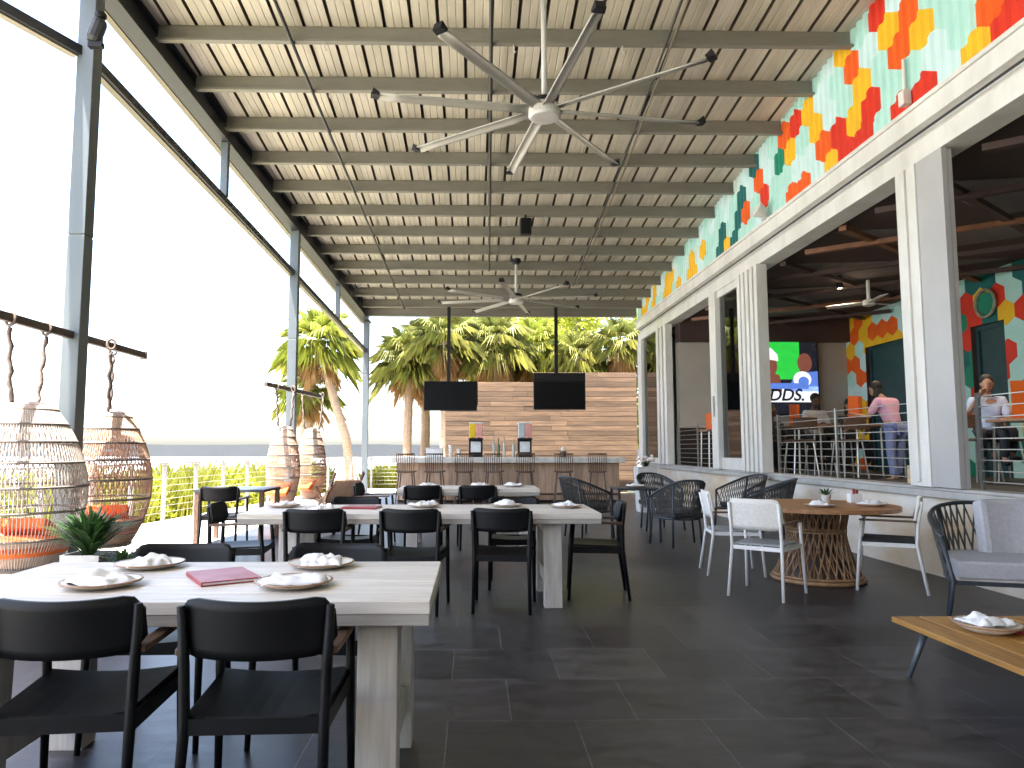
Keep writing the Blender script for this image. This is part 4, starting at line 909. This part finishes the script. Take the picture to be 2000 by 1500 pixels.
def text_mesh(body, size, loc, m_, parent, name, shear=.25):
    cu = bpy.data.curves.new('t', 'FONT'); cu.body = body; cu.size = size; cu.shear = shear; cu.extrude = .001; cu.offset = .008
    ob = bpy.data.objects.new('t', cu); scene.collection.objects.link(ob); bpy.context.view_layer.update()
    me = bpy.data.meshes.new_from_object(ob.evaluated_get(bpy.context.evaluated_depsgraph_get())); bpy.data.objects.remove(ob); me.materials.clear(); me.materials.append(M[m_])
    o_ = bpy.data.objects.new(name, me); scene.collection.objects.link(o_); o_.parent = parent; o_.location = loc; o_.rotation_euler = (R(90), 0, 0); return o_
text_mesh('ODDS.', .40, (6.78, -.031, 2.44), 'stext', tvw, 'screen_text')
# tables and stools
def make_intable():
    t = thing('high_table', '', 'table', group='wooden tables inside the restaurant')
    MB().box(-.45, .45, -.4, .4, .86, .90).build('tabletop', M['intable'], t, bevel=.005)
    for sx in (-1, 1):
        for sy in (-1, 1): MB().tube([(sx * .38, sy * .33, .86), (sx * .40, sy * .35, 0)], .018, 6).build('leg', M['steel'], t)
    return t
it = make_intable()
for i, (x, y, lb) in enumerate([(6.0, 12.7, 'inside table with an orange card by the folded window panels'), (6.9, 12.4, 'inside table with the widest orange card, before the painted column'), (5.55, 15.9, 'inside table seen through the far window, before the beige wall'), (7.75, 9.7, 'inside table by the man in pale blue')]): place(it, i == 0, lb, (x, y, FZ), R(random.uniform(-10, 10)))
def make_card():
    t = thing('orange_card', '', 'table card', group='orange cards standing on the inside tables')
    b = MB(); b.shell(lambda u, v: ((u - .5) * .22, .06 * abs(2 * u - 1), .40 * v), 2, 1, .008); b.build('card', M['menu'], t); MB().box(-.12, .12, -.03, .08, -.012, 0).build('foot', M['menu'], t); return t
cd = make_card()
for i, (x, y, s, lb) in enumerate([(5.72, 12.6, .9, 'orange card standing by the left window table'), (6.75, 12.45, 1.25, 'largest orange card, before the painted column'), (5.32, 15.95, .9, 'small orange card seen in the far window'), (7.62, 9.75, 1.3, 'orange card at the right edge, beside the man in pale blue')]): place(cd, i == 0, lb, (x, y, FZ + .912), R(10), (s, s, s))
def make_instool():
    t = thing('high_stool', '', 'stool', group='high stools inside the restaurant')
    MB().box(-.19, .19, -.18, .18, .60, .64).build('seat', M['stoolwood'], t, bevel=.01)
    for sx in (-1, 1):
        for sy in (-1, 1): MB().tube([(sx * .15, sy * .15, .6), (sx * .21, sy * .2, 0)], .013, 6).build('leg', M['steel'], t)
    MB().shell(lambda u, v: ((u - .5) * .4, -.2 - .04 * math.sin(math.pi * u), .80 + .2 * v), 6, 1, .02).build('backrest', M['stoolwood'], t)
    b = MB()
    for sx in (-1, 1): b.tube([(sx * .16, -.16, .6), (sx * .17, -.21, .95)], .012, 6)
    b.build('back_posts', M['steel'], t); return t
hs_ = make_instool()
for i, (x, y, r_, lb) in enumerate([(5.45, 11.9, 0, 'high stool nearest the folded window panels'), (6.2, 11.8, 5, 'high stool before the left inside table'), (6.55, 13.5, 180, 'high stool under the person in white'), (7.0, 13.2, 170, 'high stool behind the largest orange card'), (5.6, 13.45, 180, 'high stool under the person in dark clothes'), (5.4, 15.0, 0, 'high stool in the far window, left'), (5.9, 15.2, 10, 'high stool in the far window, right'), (7.45, 10.5, 185, 'high stool under the man in pale blue'), (7.9, 10.6, 175, 'high stool under the person behind the man in pale blue'), (7.2, 8.6, 10, 'high stool at the right inside table, nearest us')]): place(hs_, i == 0, lb, (x, y, FZ), R(r_))
o = thing('paper_bag', 'brown paper bag standing on the window sill', 'bag', (5.0, 8.05, .905)); b = MB(); b.bar((0, 0, 0), (0, 0, .2), .17, .09, w2=.18, h2=.06); o2 = b.build('bag_body', M['bag'], o); MB().box(-.08, .08, -.031, -.027, .15, .2).build('folded_lip', M['bag'], o)
o = thing('indoor_fan', 'small white ceiling fan inside the restaurant', 'ceiling fan', (7.0, 12.4, 3.85)); MB().lathe([(.05, -.05), (.10, -.03), (.10, .05), (.03, .08), (.03, .42)], 16).build('motor_housing', M['white'], o)
for k in range(3): MB().shell(lambda u, v: (.1 + .6 * u, (v - .5) * .13, .01 + .03 * (v - .5)), 3, 1, .01).xf(Matrix.Rotation(R(20 + 120 * k), 4, 'Z')).build('blade', M['white'], o)
o = thing('ring_sign', 'pale round ring sign on the inside painted wall', 'sign', (9.05, 12.35, 3.85)); MB().tube([(0, .24 * math.cos(a), .24 * math.sin(a)) for a in [2 * math.pi * i / 32 for i in range(32)]], .03, 8, closed=True).build('ring', M['neon'], o, smooth=True); MB().lathe([(.19, 0), (.19, .02)], 24).xf(Matrix.Rotation(R(90), 4, 'Y')).build('ring_face', M['hG'], o)
for i, (x, y, lb) in enumerate([(6.6, 12.6, 'small lit ceiling spot above the person in white'), (7.3, 11.3, 'small lit ceiling spot beside the white post'), (8.1, 10.0, 'small lit ceiling spot at the right edge'), (6.4, 9.6, 'small lit ceiling spot over the near inside floor'), (5.9, 15.2, 'small lit ceiling spot in the far window')]):
    o = thing('ceiling_spot', lb, 'spotlight', (x, y, 4.16), 0, 'lit spots in the inside ceiling')
    MB().lathe([(.05, 0), (.055, .02), (.055, .2), (.03, .24)], 14, close=False).build('spot_can', M['plastic'], o); MB().lathe([(.045, .012), (.001, .0115)], 14, close=False).build('bulb', M['lamp'], o)
    ld = bpy.data.lights.new('spot_glow', 'SPOT'); ld.energy = 16; ld.spot_size = R(110); ld.spot_blend = .8; ld.color = (1, .80, .58); ld.shadow_soft_size = .06
    lo = bpy.data.objects.new('spot_glow', ld); scene.collection.objects.link(lo); lo.parent = o; lo.location = (0, 0, -.03)

# ------------------------------------------------------------------ people
def skinned(verts, edges, radii, root=0, sub=2):
    me = bpy.data.meshes.new('sk'); me.from_pydata(verts, edges, []); ob = bpy.data.objects.new('sk', me); scene.collection.objects.link(ob)
    ob.modifiers.new('skin', 'SKIN'); ss = ob.modifiers.new('s', 'SUBSURF'); ss.levels = sub
    sv = me.skin_vertices[0].data
    for i, r_ in enumerate(radii):
        sv[i].radius = r_ if isinstance(r_, tuple) else (r_, r_); sv[i].use_root = (i == root)
    bpy.context.view_layer.update(); out = bpy.data.meshes.new_from_object(ob.evaluated_get(bpy.context.evaluated_depsgraph_get()))
    vs = [tuple(v.co) for v in out.vertices]; fs = [tuple(p.vertices) for p in out.polygons]
    bpy.data.objects.remove(ob); return vs, fs
def person(label, loc, rz, pose, skin, shirt, trousers, hair_long=False, lean=0., hands=None):
    """pose 'stand' or 'sit'; faces local +y; hip height set by the pose; hands = two wrist targets relative to the hip"""
    p = thing('person', label, 'person', loc, rz)
    hip = .92 if pose == 'stand' else .72
    ln = lean; V = Vector
    def up(h, y=0): return V((0, y + math.sin(ln) * h, hip + math.cos(ln) * h))
    pel, sp, ch, nk, hd = V((0, 0, hip)), up(.18), up(.36), up(.52), up(.60) + V((0, .02, 0))
    sh = [ch + V((s * .185, 0, .075)) for s in (-1, 1)]
    hands = hands or [(-.16, .36, .22), (.16, .36, .22)]
    wr = [pel + V(h) for h in hands]; el = []
    for s, a, c in ((-1, sh[0], wr[0]), (1, sh[1], wr[1])):
        mid = (a + c) / 2; L = (c - a).length; bend = math.sqrt(max(.0004, .29 ** 2 - (L / 2) ** 2)) if L < .58 else .02
        el.append(mid + V((s * .35, -.45, -.8)).normalized() * bend)
    hips = [V((s * .10, 0, hip - .05)) for s in (-1, 1)]
    if pose == 'stand': kn = [V((s * .11, .02, .49)) for s in (-1, 1)]; an = [V((s * .12, -.03 + .12 * (s > 0), .07)) for s in (-1, 1)]
    else: kn = [V((s * .13, .42, hip - .02)) for s in (-1, 1)]; an = [V((s * .13, .36, .30)) for s in (-1, 1)]
    toe = [a + V((s * .02, .16, -.045)) for s, a in zip((-1, 1), an)]
    vv = [pel, sp, ch, nk, hd, sh[0], el[0], wr[0], sh[1], el[1], wr[1], hips[0], kn[0], an[0], toe[0], hips[1], kn[1], an[1], toe[1]]
    ee = [(0, 1), (1, 2), (2, 3), (3, 4), (2, 5), (5, 6), (6, 7), (2, 8), (8, 9), (9, 10), (0, 11), (11, 12), (12, 13), (13, 14), (0, 15), (15, 16), (16, 17), (17, 18)]
    rad_ = [(.125, .10), (.125, .095), (.14, .10), .052, .055, .058, .042, .026, .058, .042, .026, .085, .056, .038, .03, .085, .056, .038, .03]
    vs, fs = skinned(vv, ee, rad_)
    b = MB(); b.add(vs, fs)
    hc = hd + V((0, .035 + math.sin(ln) * .08, .085))
    b.ball(hc, .074, .092, .112, 16, 12); b.ball(hc + V((0, .04, -.055)), .05, .05, .055, 10, 8)
    b.add([hc + V((-.012, .088, -.02)), hc + V((.012, .088, -.02)), hc + V((0, .112, -.022)), hc + V((0, .09, .022))], [(0, 1, 2), (0, 2, 3), (2, 1, 3)])
    for s in (-1, 1): b.ball(hc + V((s * .075, -.005, -.005)), .012, .02, .03, 8, 6)
    for s, e_, w_ in ((-1, el[0], wr[0]), (1, el[1], wr[1])):      # hands: palm, four fingers, thumb
        d = (w_ - e_).normalized(); side = d.cross(V((0, 0, 1))); side = side.normalized() if side.length > .05 else V((1, 0, 0)); dn = side.cross(d).normalized()
        b.bar(w_ - d * .01, w_ + d * .085, .052, .028, up=dn, w2=.078, h2=.026)
        for k in range(4):
            o_ = w_ + d * .08 + side * (-.029 + .0193 * k); L = (.062, .075, .070, .052)[k]
            b.tube([o_, o_ + d * L * .45 - dn * .004, o_ + d * L * .8 - dn * .02, o_ + d * L * .9 - dn * .038], [.0095, .009, .008, .006], 6)
        b.tube([w_ + d * .02 - side * s * .026, w_ + d * .055 - side * s * .055, w_ + d * .085 - side * s * .06 - dn * .012], [.012, .010, .008], 6)
    b.build('body', M[skin], p, smooth=True)
    b = MB()
    for s in (-1, 1): b.ball(hc + V((s * .03, .080, .012)), .012, .008, .008, 8, 6)
    b.build('eyes', M['lens'], p); b = MB()
    for s in (-1, 1): b.ball(hc + V((s * .03, .0865, .012)), .006, .004, .006, 8, 6)
    b.build('pupils', M['iris'], p)
    MB().ball(hc + V((0, .087, -.052)), .024, .006, .006, 8, 6).build('mouth', M['hR'] if skin == 'skin' else M['stoolwood'], p)
    b = MB(); b.ball(hc + V((0, -.020, .046)), .088, .096, .098, 16, 10)
    if hair_long: b.ball(hc + V((0, -.06, -.08)), .09, .06, .15, 12, 10)
    b.build('hair', M['hair'], p, smooth=True)
    fr = lambda a, c, t: a.lerp(c, t)
    tv_ = [pel - V((0, 0, .05)), sp, ch, nk - V((0, 0, .035)), sh[0], fr(sh[0], el[0], .85), sh[1], fr(sh[1], el[1], .85)]
    vs, fs = skinned(tv_, [(0, 1), (1, 2), (2, 3), (2, 4), (4, 5), (2, 6), (6, 7)], [(.150, .122), (.150, .118), (.172, .130), .074, .080, .064, .080, .064]); MB().add(vs, fs).build('shirt', M[shirt], p, smooth=True)
    tv_ = [pel, hips[0], kn[0], fr(kn[0], an[0], .92), hips[1], kn[1], fr(kn[1], an[1], .92)]
    vs, fs = skinned(tv_, [(0, 1), (1, 2), (2, 3), (0, 4), (4, 5), (5, 6)], [(.140, .112), .100, .070, .055, .100, .070, .055]); MB().add(vs, fs).build('trousers', M[trousers], p, smooth=True)
    for s, a in zip((-1, 1), an): MB().ball(a + V((s * .01, .06, -.035)), .045, .13, .035, 10, 8).build('shoe', M['plastic'], p, smooth=True)
    return p
person('seated person in a white t-shirt before the lit screen', (6.5, 13.55, FZ), R(190), 'sit', 'skindk', 'shirtw', 'pants')
person('seated person with dark hair behind the largest orange card', (6.98, 13.2, FZ - .12), R(175), 'sit', 'skin', 'shirtd', 'pants', True)
person('seated person in dark clothes beside the folded window panels', (5.6, 13.4, FZ - .22), R(185), 'sit', 'skindk', 'shirtd', 'pants')
person('standing person in a pink shirt leaning over a table, back to us', (6.86, 11.55, FZ - .06), R(20), 'stand', 'skin', 'shirtp', 'jeans', True, .45, [(-.30, .50, .20), (.2, .5, .28)])
person('person in a pale blue shirt with a hand at the face, right edge', (7.45, 10.25, FZ + .02), R(150), 'sit', 'skin', 'shirtb', 'pants', False, .05, [(-.16, .36, .16), (.10, .22, .52)])
person('person behind the one in pale blue, partly hidden', (8.0, 11.0, FZ + .08), R(170), 'sit', 'skindk', 'shirtg', 'pants')

# ================================================================== VEGETATION
def fan_leaf(b, base, dirv, L, rng_, droop, nb=24, spread=2.3):
    """costapalmate leaf: stalk, then a fan of narrow folded blades"""
    d = Vector(dirv).normalized(); side = d.cross(Vector((0, 0, 1))); side = side.normalized() if side.length > .05 else Vector((1, 0, 0)); upv = side.cross(d).normalized()
    st_ = L * .42; c = Vector(base) + d * st_ - Vector((0, 0, droop * .12 * L))
    b.bar(base, c, .022, .012)
    for k in range(nb):
        a = spread * (k / (nb - 1) - .5) * 1.25; bd = (d * math.cos(a) + side * math.sin(a)).normalized()
        l = L * .62 * (.72 + .28 * math.cos(a)) * rng_.uniform(.85, 1.08); wv = .0135 * L
        m1 = c + bd * l * .55 + upv * .04 * L - Vector((0, 0, droop * l * .10)); e = c + bd * l - Vector((0, 0, droop * l * (.42 + .35 * rng_.random())))
        s2 = bd.cross(upv).normalized() * wv
        b.add([c - s2 * .4, c + s2 * .4, m1 + s2, e, m1 - s2], [(0, 1, 2, 3, 4)])
def make_palm(seed, trunk_pts, r0, label, L=1.15, nf=38, dead=16, fm='frond', group='palm trees behind the terrace'):
    rng_ = random.Random(seed); P = [Vector(q) for q in trunk_pts]; base = P[0]
    o = thing('palm_tree', label, 'palm tree', base, 0, group); P = [q - base for q in P]
    pts_ = []; rs = []
    for i in range(len(P) - 1):
        for k in range(10): t = k / 10; pts_.append(P[i].lerp(P[i + 1], t)); rs.append(r0 * (1 + .10 * ((k % 2) - .5)) * (1.15 if not i and k < 2 else 1))
    pts_.append(P[-1]); rs.append(r0 * 1.15)
    MB().tube(pts_, rs, 10).build('trunk', M['trunk'], o, smooth=False)
    top = P[-1]; b = MB()
    for k in range(nf):
        a = k * 2.39996 + rng_.uniform(-.2, .2); el_ = 1.35 - 1.75 * (k / nf) ** .9 + rng_.uniform(-.12, .12)
        fan_leaf(b, top + Vector((0, 0, rng_.uniform(-.1, .1))), (math.cos(a) * math.cos(el_), math.sin(a) * math.cos(el_), math.sin(el_)), L * rng_.uniform(.85, 1.1), rng_, .5 + .8 * (k / nf))
    b.build('crown', M[fm], o)
    b = MB()
    for k in range(dead):
        a = rng_.uniform(0, 6.28); el_ = rng_.uniform(-1.35, -.75); fan_leaf(b, top + Vector((0, 0, rng_.uniform(-.45, -.05))), (math.cos(a) * math.cos(el_), math.sin(a) * math.cos(el_), math.sin(el_)), L * rng_.uniform(.6, .9), rng_, .5, 12, 1.2)
    b.build('dead_fronds', M['deadfrond'], o)
    return o
make_palm(1, [(-3.9, 23.2, -.1), (-4.05, 23, 1.6), (-4.45, 23, 2.8), (-4.98, 23, 4.75)], .14, 'palm tree with a leaning pale trunk, left of the terrace post', 1.55, 40, 16)
make_palm(2, [(-5.6, 24, -.1), (-5.55, 24, 1.6), (-5.45, 24, 3.3)], .20, 'shaggy palm tree with a short upright trunk behind the far egg chairs', 1.15, 30, 30)
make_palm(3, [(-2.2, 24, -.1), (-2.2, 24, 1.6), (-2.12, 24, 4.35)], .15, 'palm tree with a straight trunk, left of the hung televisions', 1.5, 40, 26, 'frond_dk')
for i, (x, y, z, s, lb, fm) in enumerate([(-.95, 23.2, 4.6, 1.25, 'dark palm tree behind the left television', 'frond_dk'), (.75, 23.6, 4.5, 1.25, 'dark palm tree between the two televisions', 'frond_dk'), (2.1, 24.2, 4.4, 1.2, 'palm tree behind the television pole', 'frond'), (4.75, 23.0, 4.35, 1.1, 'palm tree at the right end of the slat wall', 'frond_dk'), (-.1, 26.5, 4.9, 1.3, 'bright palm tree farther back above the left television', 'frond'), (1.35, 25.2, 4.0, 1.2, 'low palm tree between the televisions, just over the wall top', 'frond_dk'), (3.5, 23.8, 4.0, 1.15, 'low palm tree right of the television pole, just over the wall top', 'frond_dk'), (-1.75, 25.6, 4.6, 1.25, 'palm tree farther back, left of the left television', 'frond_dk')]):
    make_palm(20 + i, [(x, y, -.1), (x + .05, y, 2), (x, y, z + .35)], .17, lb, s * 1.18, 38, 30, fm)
def make_tree(seed, loc, h, r, label, n=2600):
    rng_ = random.Random(seed); o = thing('broadleaf_tree', label, 'tree', loc, 0, 'bright green trees behind the bar wall')
    b = MB(); b.tube([(0, 0, 0), (.1, 0, h * .35), (0, .1, h * .6)], [.2, .15, .08], 8)
    cl = []
    for k in range(34):
        a = rng_.uniform(0, 6.28); q = math.sqrt(rng_.random()); z = h * rng_.uniform(.25, 1); f_ = math.sin(math.pi * min(.97, max(.12, (z / h - .12) / 1.0))) ; c = Vector((r * q * f_ * math.cos(a), r * q * f_ * math.sin(a), z)); cl.append((c, rng_.uniform(.35, .8) * r * .36)); b.tube([(0, .05, h * .3), c * .6 + Vector((0, 0, h * .12)), c], [.06, .035, .012], 5)
    b.build('trunk', M['trunk'], o)
    b = MB()
    for k in range(n):
        c, rr_ = rng_.choice(cl); v = Vector((rng_.gauss(0, 1), rng_.gauss(0, 1), rng_.gauss(0, .8))); v = v.normalized() * rr_ * rng_.uniform(.3, 1.1) + c
        a1 = Vector((rng_.uniform(-1, 1), rng_.uniform(-1, 1), rng_.uniform(-.6, .6))).normalized(); a2 = a1.cross(Vector((rng_.uniform(-1, 1), rng_.uniform(-1, 1), rng_.uniform(-1, 1)))).normalized(); l = rng_.uniform(.09, .17)
        b.add([v - a1 * l, v + a2 * l * .4, v + a1 * l, v - a2 * l * .4], [(0, 1, 2, 3)])
    b.build('crown', M['leaf'], o); return o
for i, (x, y, h, r_, lb) in enumerate([(1.9, 27, 7.4, 2.5, 'bright green leafy tree behind the middle of the bar wall'), (4.6, 26, 7.2, 2.4, 'bright green leafy tree at the right end of the bar wall'), (3.2, 29, 8.2, 2.7, 'taller bright green tree farthest back behind the bar wall'), (6.6, 25, 6.2, 2.0, 'bright green leafy tree half hidden by the restaurant corner'), (.3, 29.5, 7.6, 2.6, 'bright green leafy tree behind the left television')]): make_tree(50 + i, (x, y, -.16), h, r_, lb, 4200)
# dune grass outside the railing
rng = random.Random(9); b = MB()
def tuft(x, y, z, h, n):
    for _ in range(n):
        a = rng.uniform(0, 6.28); L = h * rng.uniform(.6, 1.1); ln = rng.uniform(.1, .5); bx_, by_ = x + rng.gauss(0, .12), y + rng.gauss(0, .12); d = Vector((math.cos(a), math.sin(a), 0)); s = Vector((-d.y, d.x, 0)) * .012; p = Vector((bx_, by_, z))
        m1 = p + d * L * ln * .4 + Vector((0, 0, L * .6)); e = p + d * L * ln + Vector((0, 0, L)); b.add([p - s, p + s, m1 + s, e, m1 - s], [(0, 1, 2, 3, 4)])
for k in range(420):
    t = rng.random(); y = 6 + 19 * t; x = -6.35 + (y - 6) * .10 - abs(rng.gauss(0, 1.5)) - .45
    tuft(x, y, -.16, rng.uniform(.45, 1.15), 34)
for k in range(120): tuft(rng.uniform(-3.6, -.4), rng.uniform(24, 28), -.16, rng.uniform(.5, 1.0), 30)
tag(b.build('dune_grass', M['grass']), 'yellow green dune grass along the outside of the terrace railing', 'grass', kind='stuff')
rng = random.Random(21)
for i, (x, y, h, lb) in enumerate([(-5.7, 17.2, .95, 'round yellow green bush outside the railing, left of the far egg chairs'), (-6.6, 14.2, 1.0, 'yellow green bush outside the railing behind the small dark table'), (-6.9, 11.2, 1.0, 'yellow green bush outside the railing beside the near egg chairs'), (-1.6, 25.4, .9, 'low yellow green bush left of the bar wall')]):
    o = thing('bush', lb, 'bush', (x, y, -.16), 0, 'bushes outside the railing'); b = MB()
    for k in range(1500):
        v = Vector((rng.gauss(0, 1), rng.gauss(0, 1), abs(rng.gauss(0, 1)))).normalized(); v = Vector((v.x * .75, v.y * .75, v.z * h * 1.05)) * rng.uniform(.45, 1.05)
        a1 = Vector((rng.uniform(-1, 1), rng.uniform(-1, 1), rng.uniform(-1, 1))).normalized(); a2 = a1.cross(Vector((.3, .8, rng.uniform(-1, 1)))).normalized(); l = rng.uniform(.04, .08)
        b.add([v - a1 * l, v + a2 * l * .45, v + a1 * l, v - a2 * l * .45], [(0, 1, 2, 3)])
    b.build('foliage', M['leaf'], o); MB().tube([(0, 0, 0), (.03, 0, h * .5)], [.04, .02], 6).build('stem', M['trunk'], o)
